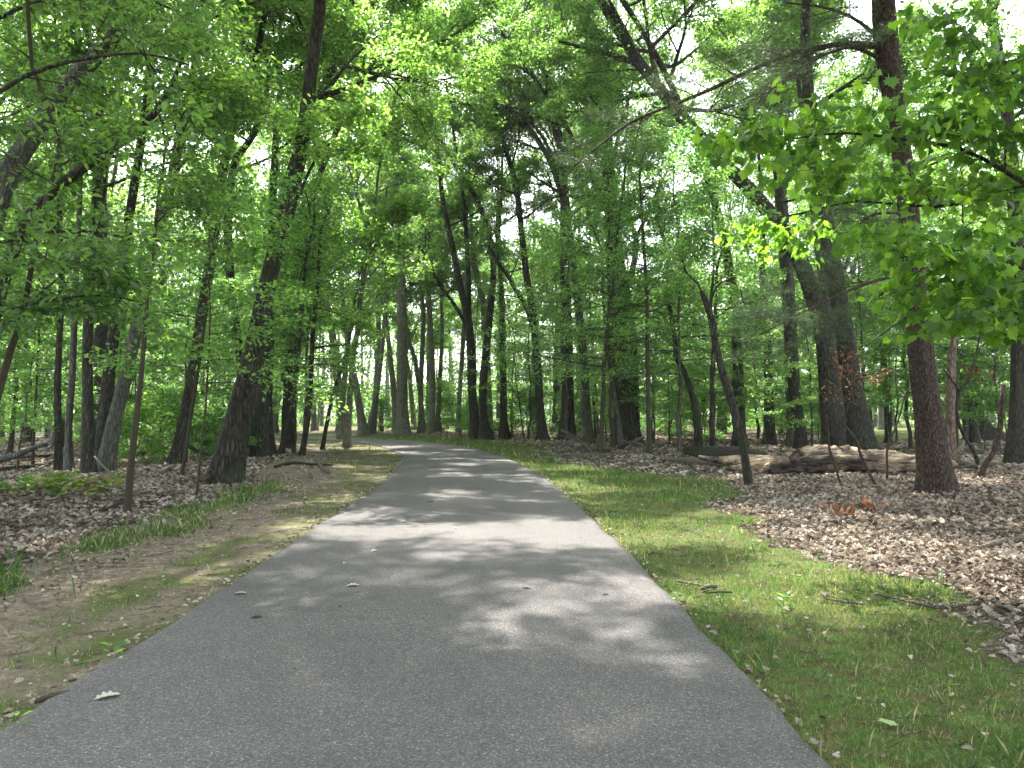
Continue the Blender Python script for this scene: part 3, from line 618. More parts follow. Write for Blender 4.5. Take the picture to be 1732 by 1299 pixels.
hero('oak_tree', 'big oak behind the log, bending left to arch across the top of the picture', 'tree', 28,
     [(1412, 756, 40), (1403, 690, 32), (1398, 620, 30), (1392, 560, 29), (1378, 510, 28), (1352, 440, 27), (1316, 380, 25), (1275, 330, 23), (1230, 282, 22), (1190, 238, 21), (1150, 195, 20), (1115, 150, 18), (1080, 105, 17), (1045, 50, 16), (1010, -10, 14), (980, -70, 12)],
     bark=M_OAK, H=None, k=22, seed=56, flare=.3, prim_n=0, t0=.72, L=(5, 3.5), el=(.3, .8),
     limbs=[([(1125, 165, 10), (1095, 130, 9), (1060, 100, 8), (1020, 90, 7), (985, 80, 6), (945, 70, 5)], 7, 2), ([(1080, 108, 9), (1062, 60, 8), (1040, 20, 7), (1020, -20, 6)], 4, 1.8), ([(1150, 200, 9), (1120, 150, 8), (1100, 90, 7), (1092, 20, 6), (1080, -40, 5)], 5, 2)])
hero('oak_tree', 'thick ridged trunk directly behind the log, right neighbour of the arching oak', 'tree', 26,
     [(1464, 766, 48), (1450, 700, 36), (1440, 640, 32), (1430, 570, 30), (1418, 500, 29), (1404, 420, 27), (1390, 340, 24), (1376, 260, 22), (1368, 160, 19), (1362, 40, 16)], bark=M_OAK, H=22, k=24, seed=57, flare=.35, prim_n=8, t0=.5, L=(5, 3))
hero('hardwood_tree', 'grey trunk squeezed between the arching oak and the thick ridged one', 'tree', 29.5, [(1432, 755, 24), (1424, 700, 20), (1412, 620, 18), (1396, 500, 16), (1380, 380, 14)], bark=M_GREY, H=18, seed=58, prim_n=5)
hero('pine_tree', 'dark pine with rough reddish bark in front of the log at the right', 'tree', 15.4,
     [(1586, 826, 52), (1576, 760, 45), (1570, 700, 42), (1562, 640, 40), (1556, 580, 38), (1549, 520, 37), (1543, 460, 35), (1540, 400, 33), (1535, 340, 32), (1528, 280, 31), (1519, 220, 31), (1508, 150, 33), (1500, 90, 37), (1495, 30, 37), (1490, -60, 34)],
     bark=M_PINE, leaf=M_NEEDLE, H=19, k=32, seed=59, flare=.32, spec=S_PINE, needles=True, per=15, nsize=.10, nwide=1.5, prim_n=12, t0=.6, L=(4.5, 2.5), el=(.0, .4),
     limbs=[([(1490, 78, 13), (1460, 76, 12), (1420, 74, 11), (1390, 80, 10), (1350, 88, 9), (1300, 106, 8), (1250, 128, 8), (1200, 152, 7), (1152, 172, 6), (1110, 188, 5, 15), (1062, 210, 4.5, 15), (1011, 248, 4, 14.8), (970, 282, 3, 14.6)], 18, .95),
            ([(1494, 70, 8), (1455, 38, 6), (1420, 20, 5), (1380, 10, 4, 14.5), (1330, 5, 3, 14)], 10, 1.3),
            ([(1502, 112, 8), (1480, 95, 7), (1440, 80, 6), (1390, 95, 5, 14.5), (1340, 125, 4, 14), (1300, 165, 3, 13.6), (1260, 200, 2, 13.3)], 10, .9),
            ([(1543, 462, 6), (1500, 470, 6, 15), (1460, 482, 6, 14.8), (1430, 494, 5, 14.6), (1395, 510, 5, 14.4), (1360, 528, 4, 14.2), (1320, 548, 3, 14), (1285, 566, 2, 13.8)], 20, .9),
            ([(1537, 362, 6), (1510, 360, 5), (1480, 362, 5), (1462, 372, 4), (1440, 390, 3), (1410, 400, 2)], 8, .8),
            ([(1545, 285, 5), (1570, 265, 4), (1575, 240, 3), (1590, 250, 2)], 0, .5), ([(1549, 290, 5), (1600, 268, 4, 15), (1640, 262, 3, 14.8)], 0, .5),
            ([(1550, 520, 4), (1520, 545, 3, 15), (1480, 575, 2, 14.8), (1460, 590, 2, 14.6)], 0, .6)])
hero('hardwood_tree', 'dark trunk with spread roots behind the crooked dead stem at the right', 'tree', 42, [(1664, 742, 42), (1655, 715, 24), (1648, 680, 18), (1645, 620, 16), (1642, 540, 14), (1640, 400, 12)], bark=M_OAK, H=19, seed=60, flare=.8, prim_n=6)
hero('hardwood_tree', 'thick trunk at the right edge with a pale curved stem against it', 'tree', 22.5, [(1722, 786, 38), (1720, 730, 28), (1722, 660, 26), (1724, 580, 25), (1726, 480, 24), (1715, 330, 22), (1700, 160, 20)], bark=M_OAK, H=19, seed=61, prim_n=6, t0=.5)
hero('hardwood_tree', 'slim dark trunk on the sunlit lawn edge right of the thick ridged trunk', 'tree', 40, [(1503, 752, 10), (1500, 700, 9), (1497, 640, 9), (1492, 560, 8), (1490, 460, 7)], bark=M_OAK, H=16, seed=62, prim_n=5)
hero('pine_tree', 'pale red-brown dead trunk close behind the right side of the dark pine', 'tree', 24, [(1607, 770, 16), (1607, 720, 15), (1608, 660, 14), (1610, 600, 12), (1615, 560, 9)], bark=bark_mat("peeled_bark", (.07, .05, .04), (.20, .14, .11), (.30, .23, .19), 8, 2), H=None, seed=63, prim_n=0, flare=.3)
hero('hardwood_tree', 'tall grey trunk rising behind the upper right bough of the dark pine', 'tree', 34, [(1345, 752, 24), (1340, 640, 22), (1333, 500, 21), (1322, 360, 20), (1312, 200, 19), (1305, 90, 18), (1300, -20, 16)], bark=M_GREY, H=22, seed=64, prim_n=6, t0=.6)
hero('hardwood_tree', 'dark trunk left of the arching oak above the far end of the log', 'tree', 32, [(1355, 758, 22), (1350, 700, 18), (1340, 640, 16), (1335, 560, 15), (1330, 460, 13)], bark=M_OAK, H=18, seed=65, prim_n=6)
hero('hardwood_tree', 'dark split trunk above the left end of the log, left of the arching oak', 'tree', 36, [(1301, 748, 20), (1301, 710, 18), (1300, 660, 15), (1298, 580, 13), (1290, 480, 11)], bark=M_OAK, H=18, seed=66, prim_n=6)
hero('sapling', 'thin straight dark stem left of the leaning front sapling', 'tree', 29, [(1205, 748, 9), (1204, 690, 8), (1205, 620, 7), (1210, 540, 6), (1212, 460, 5)], bark=M_OAK, leaf=M_UNDER, H=10, k=8, seed=67, spec=S_SAP, prim_n=15, t0=.4, L=(2.8, 1.4), el=(.1, .6), per=11, lsize=.12)
# crooked bare stems beside the pine
hero('dead_tree', 'crooked bark-stripped dead stem leaning right behind the pine', 'dead stem', 17.2, [(1655, 814, 13), (1662, 790, 12), (1680, 762, 11), (1690, 730, 10), (1693, 700, 9), (1697, 650, 8)], bark=M_PINE, H=None, k=9, seed=68, prim_n=0, flare=.2)
hero('dead_sapling', 'bent leafless sapling zigzagging up right of the pine, forked in the middle', 'dead sapling', 18.5, [(1658, 800, 7), (1650, 770, 6), (1632, 740, 6), (1621, 714, 6), (1618, 690, 6), (1623, 662, 5), (1638, 645, 4), (1646, 618, 3), (1655, 580, 3), (1662, 540, 2)], bark=M_OAK, H=None, k=7, seed=69, prim_n=0, flare=.1,
     limbs=[([(1623, 662, 4), (1608, 640, 3), (1590, 615, 2)], 0, 1), ([(1655, 590, 2), (1680, 570, 1.6), (1700, 560, 1)], 0, 1)])
hero('dead_sapling', 'thin bare stem arching over the right end of the log', 'dead sapling', 17.6, [(1500, 818, 5), (1501, 790, 4), (1500, 765, 4), (1510, 735, 4), (1523, 700, 3), (1530, 670, 2), (1540, 655, 2)], bark=M_TWIG, H=None, k=6, seed=70, prim_n=0, flare=.1)
hero('dead_sapling', 'bare brown stem crossing the log diagonally, tip bent left', 'dead sapling', 16.6, [(1486, 824, 5), (1470, 800, 5), (1456, 770, 5), (1448, 745, 4), (1425, 715, 4), (1405, 690, 3), (1380, 655, 2)], bark=M_TWIG, H=None, k=6, seed=71, prim_n=0, flare=.1,
     limbs=[([(1425, 715, 3), (1440, 670, 2), (1455, 630, 1.5), (1440, 590, 1)], 3, .5)], spec=S_SAP, leaf=M_RUST, per=2, lsize=.09, tmpl=LEAF_E)
hero('dead_sapling', 'short bare stem standing before the pale middle of the log', 'dead sapling', 17.0, [(1424, 815, 4), (1412, 785, 4), (1403, 760, 4), (1400, 720, 3), (1398, 700, 2)], bark=M_TWIG, H=None, k=6, seed=72, prim_n=0, flare=.1)

# --- maple whose trunk stands just outside the frame on the right, boughs reaching in
def bough(px):
    return px
MP = dict(bark=M_OAK, leaf=M_MAPLE, spec=dict(S_SAP, n=[7, 2], lr=[.45, .6], seg=[6, 4, 4]), tmpl=LEAF_M, per=4, tilt=.75, off=.05, droop=.9)
hero('maple_tree', 'broad-leaved maple reaching its bright boughs in from the right edge', 'tree', 6.6,
     [(2010, 1010, 60), (1995, 760, 52), (1985, 500, 46), (1970, 200, 40), (1950, -100, 34)], H=12, k=14, seed=80, prim_n=3, t0=.8, L=(3, 2), el=(.2, .7), lsize=.095,
     limbs=[([(1985, 470, 14), (1880, 400, 11, 6.5), (1780, 340, 9, 6.4), (1700, 290, 7, 6.3), (1620, 250, 6, 6.2), (1520, 235, 5, 6.1), (1430, 225, 4, 6.1), (1340, 235, 3, 6.1), (1250, 255, 2, 6.1)], 14, .5),
            ([(1990, 560, 12), (1870, 520, 9, 6.2), (1780, 480, 8, 6.1), (1700, 440, 6, 6.0), (1620, 425, 5, 5.9), (1560, 430, 4, 5.9), (1500, 440, 2, 5.9)], 9, .55),
            ([(1990, 600, 9), (1860, 570, 7, 5.8), (1770, 545, 5, 5.7), (1700, 525, 4, 5.6), (1650, 535, 2, 5.6)], 9, .42),
            ([(1980, 380, 9), (1830, 300, 7, 7.4), (1700, 330, 6, 7.6), (1580, 350, 5, 7.8), (1450, 340, 4, 8), (1360, 360, 3, 8.2), (1300, 370, 2, 8.2)], 11, .7), ([(1985, 400, 12), (1860, 260, 9, 6.4), (1745, 120, 7, 6.2), (1700, 105, 5, 6.1), (1640, 110, 3, 6)], 9, .6)],
     **{k: v for k, v in MP.items()})
# --- left: ash tree standing outside the frame, boughs reaching in
hero('ash_tree', 'leafy tree hanging its branches in from the upper left corner', 'tree', 7.4,
     [(-330, 980, 60), (-320, 700, 50), (-300, 400, 44), (-280, 100, 40), (-250, -150, 34)], H=13, k=14, seed=81, prim_n=7, t0=.5, L=(3.4, 2), el=(.2, .7), lsize=.105,
     bark=M_OAK, leaf=M_ASH, spec=dict(S_SAP, n=[8, 3], lr=[.42, .5]), tmpl=LEAF_E, per=4, tilt=.6, off=.04, droop=.4,
     limbs=[([(-300, 420, 14), (-180, 300, 11), (-60, 200, 9), (40, 130, 7), (140, 100, 6), (240, 90, 4), (320, 110, 3)], 9, .9),
            ([(-290, 300, 12), (-160, 120, 9, 7.8), (-20, 40, 8, 8), (100, -10, 6, 8.2), (220, -10, 4, 8.4), (300, 20, 3, 8.6)], 9, .9),
            ([(-300, 520, 12), (-180, 470, 9), (-60, 430, 8), (40, 400, 6, 7.6), (130, 390, 5, 7.8), (210, 400, 3, 8)], 8, .75),
            ([(-310, 600, 10), (-190, 570, 8), (-80, 545, 6), (10, 525, 5), (100, 505, 4, 7.6), (170, 500, 3, 7.8), (235, 510, 2, 8)], 10, .6)])
print('heroes', round(time.time() - T0, 1))

# ================================================================== generic woodland: a few grown forms, copied
def proto_canopy(i, H, r0, lod):
    rn = random.Random(100 + i); rng = np.random.default_rng(100 + i)
    lean = (rn.gauss(0, .05), rn.gauss(0, .05)); n = 16; hz = H * .55; P = []; ax, ay = 0, 0
    for j in range(n):
        z = -.15 + (hz + .15) * j / (n - 1); ax += rn.gauss(0, .06) + lean[0]; ay += rn.gauss(0, .06) + lean[1]
        P.append((ax * j / n * 2, ay * j / n * 2, z))
    Rr = np.linspace(r0, r0 * .62, n)
    pr = []
    nl = rn.choice((2, 3, 3))
    for j in range(nl): pr.append((.97, j * 6.28 / nl + rn.gauss(0, .4), rn.uniform(.95, 1.25), H * .5, r0 * .45))
    for j in range(4): pr.append((rn.uniform(.55, .95), j * 1.57 + rn.gauss(0, .4), rn.uniform(.2, .6), H * .24, r0 * .22))
    return mk_tree('hardwood_tree', 'x', 'tree', (0, 0, 0), P, Rr, (M_OAK if i % 2 else M_GREY) if lod == 0 else M_FAR_HAZED, M_CANOPY, rn, rng, k=12, spec=S_CANOPY, prim=pr, per=(14 if lod == 0 else 7), lsize=(.145 if lod == 0 else .25), seed=i, off=.12)
def proto_sap(i, H, r0, per=12, lsize=.12):
    rn = random.Random(200 + i); rng = np.random.default_rng(200 + i); n = 14; P = []; ax = ay = 0; lx, ly = rn.gauss(0, .05), rn.gauss(0, .05)
    for j in range(n): ax += lx + rn.gauss(0, .03); ay += ly + rn.gauss(0, .03); P.append((ax, ay, -.1 + (H + .1) * j / (n - 1)))
    pr = prims(rn, 17, .22, .98, 2.5, .9, .05, .7, r0 * .4)
    return mk_tree('sapling', 'x', 'tree', (0, 0, 0), P, np.linspace(r0, r0 * .2, n), M_SMOOTH if i % 2 else M_GREY, M_UNDER, rn, rng, k=8, flare=.3, spec=S_SAP, prim=pr, per=per, lsize=lsize, seed=i)
def proto_pine(i, H, r0):
    rn = random.Random(300 + i); rng = np.random.default_rng(300 + i); n = 18
    P = [(rn.gauss(0, .03), rn.gauss(0, .03), -.15 + (H + .15) * j / (n - 1)) for j in range(n)]
    pr = prims(rn, 26, .30, .98, 4.2, 1.2, -.05, .5, r0 * .25)
    return mk_tree('pine_tree', 'x', 'tree', (0, 0, 0), P, np.linspace(r0, r0 * .15, n), M_FAR_HAZED, M_NEEDLE, rn, rng, k=12, spec=dict(S_PINE, n=[8, 4]), prim=pr, per=16, needles=True, nsize=.22, nwide=3.2, seed=i)
def proto_mid(i, H, r0):
    rn = random.Random(400 + i); rng = np.random.default_rng(400 + i); n = 18; P = []; ax = ay = 0; lx, ly = rn.gauss(0, .06), rn.gauss(0, .06)
    for j in range(n): ax += lx + rn.gauss(0, .05); ay += ly + rn.gauss(0, .05); P.append((ax, ay, -.1 + (H + .1) * j / (n - 1)))
    pr = prims(rn, 20, .24, .98, 4.2, 1.4, .05, .8, r0 * .35)
    return mk_tree('young_maple', 'x', 'tree', (0, 0, 0), P, np.linspace(r0, r0 * .2, n), M_SMOOTH if i % 2 else M_GREY, M_UNDER, rn, rng, k=9, flare=.3, spec=dict(S_SAP, n=[12, 4]), prim=pr, per=7, lsize=.13, seed=i, off=.1)
MID = [proto_mid(i, H, r) for i, (H, r) in enumerate([(11, .07), (13, .09), (9.5, .06), (12, .08)])]
CAN = [proto_canopy(i, H, r, 0) for i, (H, r) in enumerate([(19, .20), (21, .26), (17, .15), (20, .22), (18, .17), (22, .30)])]
CANF = [proto_canopy(10 + i, H, r, 1) for i, (H, r) in enumerate([(19, .22), (21, .27), (17, .16), (20, .20)])]
SAP = [proto_sap(i, H, r) for i, (H, r) in enumerate([(7, .035), (9, .05), (5.5, .025), (8, .04), (10, .06), (6, .03)])]
PIN = [proto_pine(i, H, r) for i, (H, r) in enumerate([(20, .24), (17, .18)])]
print('protos', round(time.time() - T0, 1))
used = set(); PLACED = []
def place(protos, i, x, y, rz, sc, kind):
    o = protos[i]; z = gh(x, y)
    if o.name in used:
        c = copy_tree(o, (x, y, z), rz, sc, 'x', 'g')
    else:
        c = o; o.location = (x, y, z); o.rotation_euler = (0, 0, rz); o.scale = (sc,) * 3; used.add(o.name)
    BASES.append((x, y, .5)); PLACED.append((c, x, y, kind, i)); return c
rn = random.Random(77)
def free(x, y, rad):
    return all((x - a) ** 2 + (y - b) ** 2 > rad * rad for a, b, _ in BASES)
def sight(x, y):
    p = CX + F * x / y
    return not ((1240 < p < 1530 and y < 29) or (975 < p < 1120 and y < 37) or (770 < p < 850 and y < 44) or (1150 < p < 1300 and y < 18))
def inview(x, y, margin=0):
    return y > 4 and abs(x / y) < .666 + margin / y
def scatter(protos, n, xr, yr, clear, rad, kind, sc=(.85, 1.15), test=None):
    k = t = 0
    while k < n and t < n * 60:
        t += 1; x = rn.uniform(*xr); y = rn.uniform(*yr)
        if not inview(x, y, 3) or abs(float(sdist(x, y))) < clear or not free(x, y, rad) or (test and not test(x, y)): continue
        place(protos, rn.randrange(len(protos)), x, y, rn.uniform(0, 6.28), rn.uniform(*sc), kind); k += 1
def pxof(x, y): return CX + F * x / y
MIDP = [(-8.2, 30.5), (-10.5, 35), (-14, 33), (-13, 39), (-17, 44), (-19, 29),
        (2.6, 36), (4.1, 31.5), (6.2, 28.5), (5.5, 38), (8.5, 33), (1.0, 43), (14, 36), (16, 28), (19.5, 34), (17, 33), (-2.5, 52), (3, 50), (8, 44), (14, 44), (20, 40), (3.2, 28.5), (7, 38), (11.5, 40), (17, 38), (5, 45), (19, 30), (10, 48), (0, 47), (6, 53), (13, 52), (-21, 36), (-23, 44), (-16, 50), (-24, 52), (-30, 50), (22, 48), (28, 46), (-5.2, 57), (1.5, 58), (9, 59)]
for j, (x, y) in enumerate(MIDP): place(MID, j % 4, x, y, rn.uniform(0, 6.28), rn.uniform(.85, 1.1), 'mid_maple_left' if x < -2 else 'mid_maple_right')
for j, (x, y) in enumerate([(-1.5, 50), (3.2, 55), (-6.5, 56), (-12.5, 56), (6.5, 48), (-18, 58), (-7.6, 35.5), (-9.8, 44.5)]): place(CANF, j % 4, x, y, rn.uniform(0, 6.28), 1.2 if y > 40 else 1.0, 'mid_back')
def proto_shrub(i, H):
    rn = random.Random(500 + i); rng = np.random.default_rng(500 + i)
    P = [(rn.gauss(0, .04) * j, rn.gauss(0, .04) * j, -.08 + H * j / 7) for j in range(8)]
    return mk_tree('shrub', 'x', 'shrub', (0, 0, 0), P, np.linspace(.03, .008, 8), M_SMOOTH, M_UNDER, rn, rng, k=6, flare=.2, spec=S_SAP, prim=prims(rn, 14, .04, .98, 1.5, .7, .15, 1.1, .012), per=7, lsize=.15, seed=i, off=.12)
SHR = [proto_shrub(i, H) for i, H in enumerate((1.6, 2.4, 2.0))]
scatter(SHR, 46, (-40, 40), (44, 72), 4, .8, 'shrub_far', sc=(.8, 1.5), test=lambda x, y: not (540 < pxof(x, y) < 640 or 1470 < pxof(x, y) < 1740))
scatter(SHR, 12, (-24, -8), (22, 42), 6, 1.2, 'shrub_left', sc=(.5, .9))
# canopy trees: middle distance then the far belt
scatter(CAN, 6, (-26, -6), (22, 44), 4.5, 2.6, 'mid_left', test=lambda x, y: y > 30 or pxof(x, y) < 330)
scatter(CAN, 7, (7, 32), (30, 46), 6, 2.6, 'mid_right')
scatter(CANF, 20, (-44, -8), (44, 66), 6, 2.2, 'far_left', test=lambda x, y: not (540 < pxof(x, y) < 640))
scatter(CANF, 14, (-6, 46), (47, 66), 4, 2.4, 'far_right', test=lambda x, y: not (1480 < pxof(x, y) < 1760 and y < 60))
scatter(PIN, 5, (-9, 6), (50, 64), 6, 2.5, 'pine_far')
scatter(SAP, 20, (-22, -5.6), (21, 38), 4.6, 1.1, 'sap_left', sc=(.75, 1.1))
scatter(SAP, 30, (4.5, 26), (24, 44), 5.2, 1.1, 'sap_right', sc=(.8, 1.15), test=sight)
scatter(SAP, 22, (-34, 26), (44, 60), 4, 1.2, 'sap_far', sc=(.9, 1.3), test=lambda x, y: not (520 < pxof(x, y) < 760))
# unseen trees added beside and behind the camera to shade the path
for (x, y, i) in [(-7.4, 9.2, 1), (7.4, 9.8, 5), (-8.5, 1, 0), (7, 1.5, 3), (12, 15.5, 5), (-11.5, 14.5, 2), (5, -6, 4), (-5, -7, 1)]:
    place(CAN, i, x, y, rn.uniform(0, 6.28), 1.0, 'overhead_shade')
def arch(seed, x, y, tx, ty, tz, r, lab, per=13):  # trees added so that their crowns shade the path
    rn2 = random.Random(seed); rg2 = np.random.default_rng(seed); u = np.linspace(0, 1, 7); g = gh(x, y)
    A = np.column_stack([x + (tx - x) * u ** 2.6, y + (ty - y) * u ** 2.6, g - .12 + (tz - g) * u ** .85, r * (1 - .7 * u)]); Cc = catmull(A, .4)
    pr = prims(rn2, 17 if per <= 13 else 14, .54 if per <= 13 else .66, 1.0, 6.0, 4.5, .15, .7, r * .4)
    mk_tree('hardwood_tree', lab, 'tree', (x, y, g), Cc[:, :3], Cc[:, 3], M_OAK, M_CANOPY, rn2, rg2, 'trees added to shade the path', k=14, spec=S_CANOPY, prim=pr, per=per, lsize=.15, seed=seed, off=.14)
arch(901, 9.6, 11.6, 1.5, 13.5, 16.5, .30, 'tall tree added right of the frame, arching over to shade the near path')
arch(902, -9.6, 12.4, -1.8, 12.0, 17.5, .28, 'tall tree added left of the frame, arching over to shade the near path', per=12)
arch(903, 5.9, 6.8, .8, 9.5, 17.0, .30, 'tall tree added close to the camera on the right, its crown shading the path', per=9)
arch(905, -8.3, 25.5, -3.0, 24.5, 17.0, .24, 'tall tree added on the left behind the leaning oak, its crown shading the path', per=17)
arch(906, 9.3, 31.5, 2.5, 26.0, 18.0, .24, 'tall tree added between the huge trunk and the leaning front sapling, crown shading the path', per=17)
arch(907, 6.6, 41.0, -.5, 35.5, 19.5, .24, 'tall tree added behind the brush pile, its crown reaching left to shade the bend', per=17)
arch(908, -9.6, 33.0, -4.5, 32.0, 18.5, .22, 'tall tree added on the left near the bend, crown shading the path', per=17)
for o in CAN + CANF + SAP + PIN + MID + SHR:
    if o.name not in used:
        for ch in list(o.children): bpy.data.objects.remove(ch)
        bpy.data.objects.remove(o)
print('placed', len(PLACED), round(time.time() - T0, 1))

# far wood closing the view beyond the glade: one mass
def far_wood():
    rng = np.random.default_rng(9); mt = MB(); mc = MB(); T = 150; P = []; Rr = []; cpos = []
    for i in range(T):
        a = R(-48) + R(96) * (i + rng.random()) / T; d = rng.uniform(88, 125); x, y = d * math.sin(a), d * math.cos(a)
        h = rng.uniform(16, 24); z = np.linspace(-.1, h * .8, 6)
        P.append(np.column_stack([x + rng.normal(0, .15, 6), np.full(6, y), z])); Rr.append(np.linspace(rng.uniform(.15, .35), .08, 6))
        m = 34; c = np.column_stack([x + rng.normal(0, 2.6, m), y + rng.normal(0, 2.6, m), np.where(rng.random(m) < .35, rng.uniform(.6, 5, m), rng.uniform(3.0, h, m))]); cpos.append(c)
    tubes(mt, np.array(P), np.array(Rr), 7); C = np.concatenate(cpos); m = 34
    pos = (C[:, None] + rng.normal(0, 1, (len(C), m, 3)) * np.array([1.1, 1.1, .55])).reshape(-1, 3)
    leaves(mc, pos, rng.normal(0, 1, pos.shape), np.array([0, 0, 1.]) + rng.normal(0, .6, pos.shape), rng.uniform(.3, .55, len(pos)), LEAF_Q[0], LEAF_Q[1], rng)
    root = empty('distant_woodland', (0, 100, 0)); tag(root, 'sunlit mass of trees closing the view beyond the glade', 'woodland', kind='stuff')
    a = mt.build('trunks', M_FAR_HAZED, root); b = mc.build('foliage', M_CANOPY, root)
    for o in (a, b): o.location = (0, -100, 0)
far_wood()

# ================================================================== ground cover
rng = np.random.default_rng(21)
def view_mask(x, y, m=.4): return np.abs(x) < .68 * y + m
def scatter_pts(n, x0, x1, y0, y1):
    x = rng.uniform(x0, x1, n); y = rng.uniform(y0, y1, n); k = view_mask(x, y); return x[k], y[k]
# leaf litter
mb = MB()
for (n, x0, x1, y0, y1, sz, tm) in [(46000, -7, 7, 2.4, 10, .082, LEAF_O), (60000, -13, 13, 10, 19, .095, LEAF_O), (36000, -21, 21, 19, 32, .15, LEAF_E), (24000, -34, 34, 32, 50, .20, LEAF_E)]:
    x, y = scatter_pts(n, x0, x1, y0, y1); s = sdist(x, y); g, li, rb = zones(x, y, s)
    right = s > 0
    p = np.where(li > .5, .95, np.where(right, .035, np.where(-s > 3.3, .22, .03))) + .3 * (li > .1) * (li < .5)
    p = np.where(np.abs(s) < HALF(y) - .06, .0022, p)
    p = p + .45 * (np.abs(np.abs(s) - HALF(y) - .02) < .07 + .04 * vnoise(x, y, 4, 61)) * (np.abs(s) > HALF(y))
    k = rng.random(len(x)) < p; x, y, s = x[k], y[k], s[k]
    z = np.where(np.abs(s) < HALF(y) + .03, .016, gheight(x, y, s)) + rng.uniform(.008, .035, len(x)) * np.where(np.abs(s) < HALF(y), .4, 1); m = len(x)
    an = rng.uniform(0, 6.28, m); ax = np.column_stack([np.cos(an), np.sin(an), rng.normal(0, .25, m) * (np.abs(s) > 2)])
    nr = np.column_stack([rng.normal(0, .55, m), rng.normal(0, .55, m), rng.choice([-1, 1], m)])
    leaves(mb, np.column_stack([x, y, z]), ax, nr, sz * rng.uniform(.55, 1.25, m) * np.where(li[k] > .4, 1, np.where(np.abs(s) < HALF(y), .28, .6)), tm[0] * np.array([1, 1.1, 1.3]), tm[1], rng)
tag(mb.build('leaf_litter', M_DRYLEAF), 'brown and pale dead leaves carpeting the forest floor on both sides', 'leaf litter', kind='stuff')
# grass
mb = MB()
for (n, y0, y1, xw, hs, wd) in [(270000, 2.4, 7, 5.3, .032, 1.1), (140000, 7, 13, 8, .042, 1.6), (110000, 13, 24, 9, .06, 2.2), (60000, 24, 48, 14, .10, 3.0)]:
    x, y = scatter_pts(n, -xw, xw, y0, y1); s = sdist(x, y); g, li, rb = zones(x, y, s); right = s > 0
    patch = .5 + .5 * vnoise(x, y, 2.2, 31) + .35 * vnoise(x, y, 7, 32)
    p = np.where(right, g * np.clip(patch * .9 + .05, .25, 1), rb * 1.0 + (g > .3) * .10 * np.clip(patch, 0, 1)); p = np.where(np.abs(s) < HALF(y) - .05 * np.clip(vnoise(x, y, 9, 41), 0, 1), 0, p)
    k = rng.random(len(x)) < p; x, y, s, rb = x[k], y[k], s[k], rb[k]; m = len(x)
    z = gheight(x, y, s) - .004; ax = np.column_stack([rng.normal(0, .45, m), rng.normal(0, .45, m), np.ones(m)])
    h = hs * np.where(s < 0, 1.05, 1) * rng.uniform(.35, 1.35, m) * (1 + 1.6 * (rng.random(m) < .03)) * (1 + .6 * (rb > .3) * (s < 0)) * (1 + .5 * np.clip(vnoise(x, y, 3, 33), 0, 1))
    B = BLADE[0] * np.array([1, wd * 1.1, 1])
    leaves(mb, np.column_stack([x, y, z]), ax, rng.normal(0, 1, (m, 3)) * np.array([1, 1, .1]), h, B, BLADE[1], rng)
tag(mb.build('grass', M_GRASS), 'short patchy green grass along both verges of the path', 'grass', kind='stuff')
# broad-leaved yellow-green plants on the left forest floor
mb = MB(); mst = MB()
C = np.column_stack([rng.uniform(-10.6, -7.6, 55), rng.uniform(13.6, 16, 55)]); C = C[(C[:, 0] / C[:, 1] > -.74)]
for cx_, cy_ in C:
    m = 12; an = rng.uniform(0, 6.28, m); g0 = gh(cx_, cy_)
    pos = np.column_stack([cx_ + rng.normal(0, .10, m), cy_ + rng.normal(0, .10, m), g0 + rng.uniform(.02, .26, m)])
    ax = np.column_stack([np.cos(an), np.sin(an), rng.uniform(0, .7, m)])
    leaves(mb, pos, ax, np.array([0, 0, 1.]) + rng.normal(0, .3, (m, 3)), rng.uniform(.08, .19, m), LEAF_E[0] * np.array([1, 1.5, 1]), LEAF_E[1], rng)
tag(mb.build('ground_plants', M_PLANT), 'patch of low yellow-green broad-leaved plants on the left forest floor', 'ground cover', kind='stuff')

# ---- fallen wood
def stick(name, label, cat, px, D=None, mat_=M_DEAD, group=None, k=7, lift=.0, forks=(), seed=0, closed=True):
    """px list of (px, py, width[, D[, height above ground]]); lies on the ground"""
    W = []
    for q in px:
        d = q[3] if len(q) > 3 and q[3] else CAMH * F / (q[1] - 699.4); p = at(q[0], q[1], d)
        r = q[2] / F * d / 2
        z = gh(p[0], p[1]) + r * .7 + (q[4] if len(q) > 4 else lift) + (.02 if d < 11 else 0)
        W.append([p[0], p[1], z, r])
    b = (W[0][0], W[0][1], gh(W[0][0], W[0][1])); C = catmull(np.array(W), .12)
    rg = np.random.default_rng(seed); C[:, :2] += np.cumsum(rg.normal(0, .004, (len(C), 2)), 0)
    mb = MB(); tubes(mb, (C[:, :3] - b)[None], np.maximum(C[:, 3], .003)[None], k, .08, seed)
    for (t, az, L, up) in forks:
        i = int(t * (len(C) - 1)); q = C[i, :3] - b; n = 6; u = np.linspace(0, 1, n)
        P = q + np.column_stack([math.cos(az) * L * u, math.sin(az) * L * u, up * u + .03 * np.sin(u * 5)]); tubes(mb, P[None], (C[i, 3] * (.6 - .45 * u))[None], 5, .05, seed)
    o = mb.build(name, mat_, smooth=True); o.location = b; return tag(o, label, cat, group)
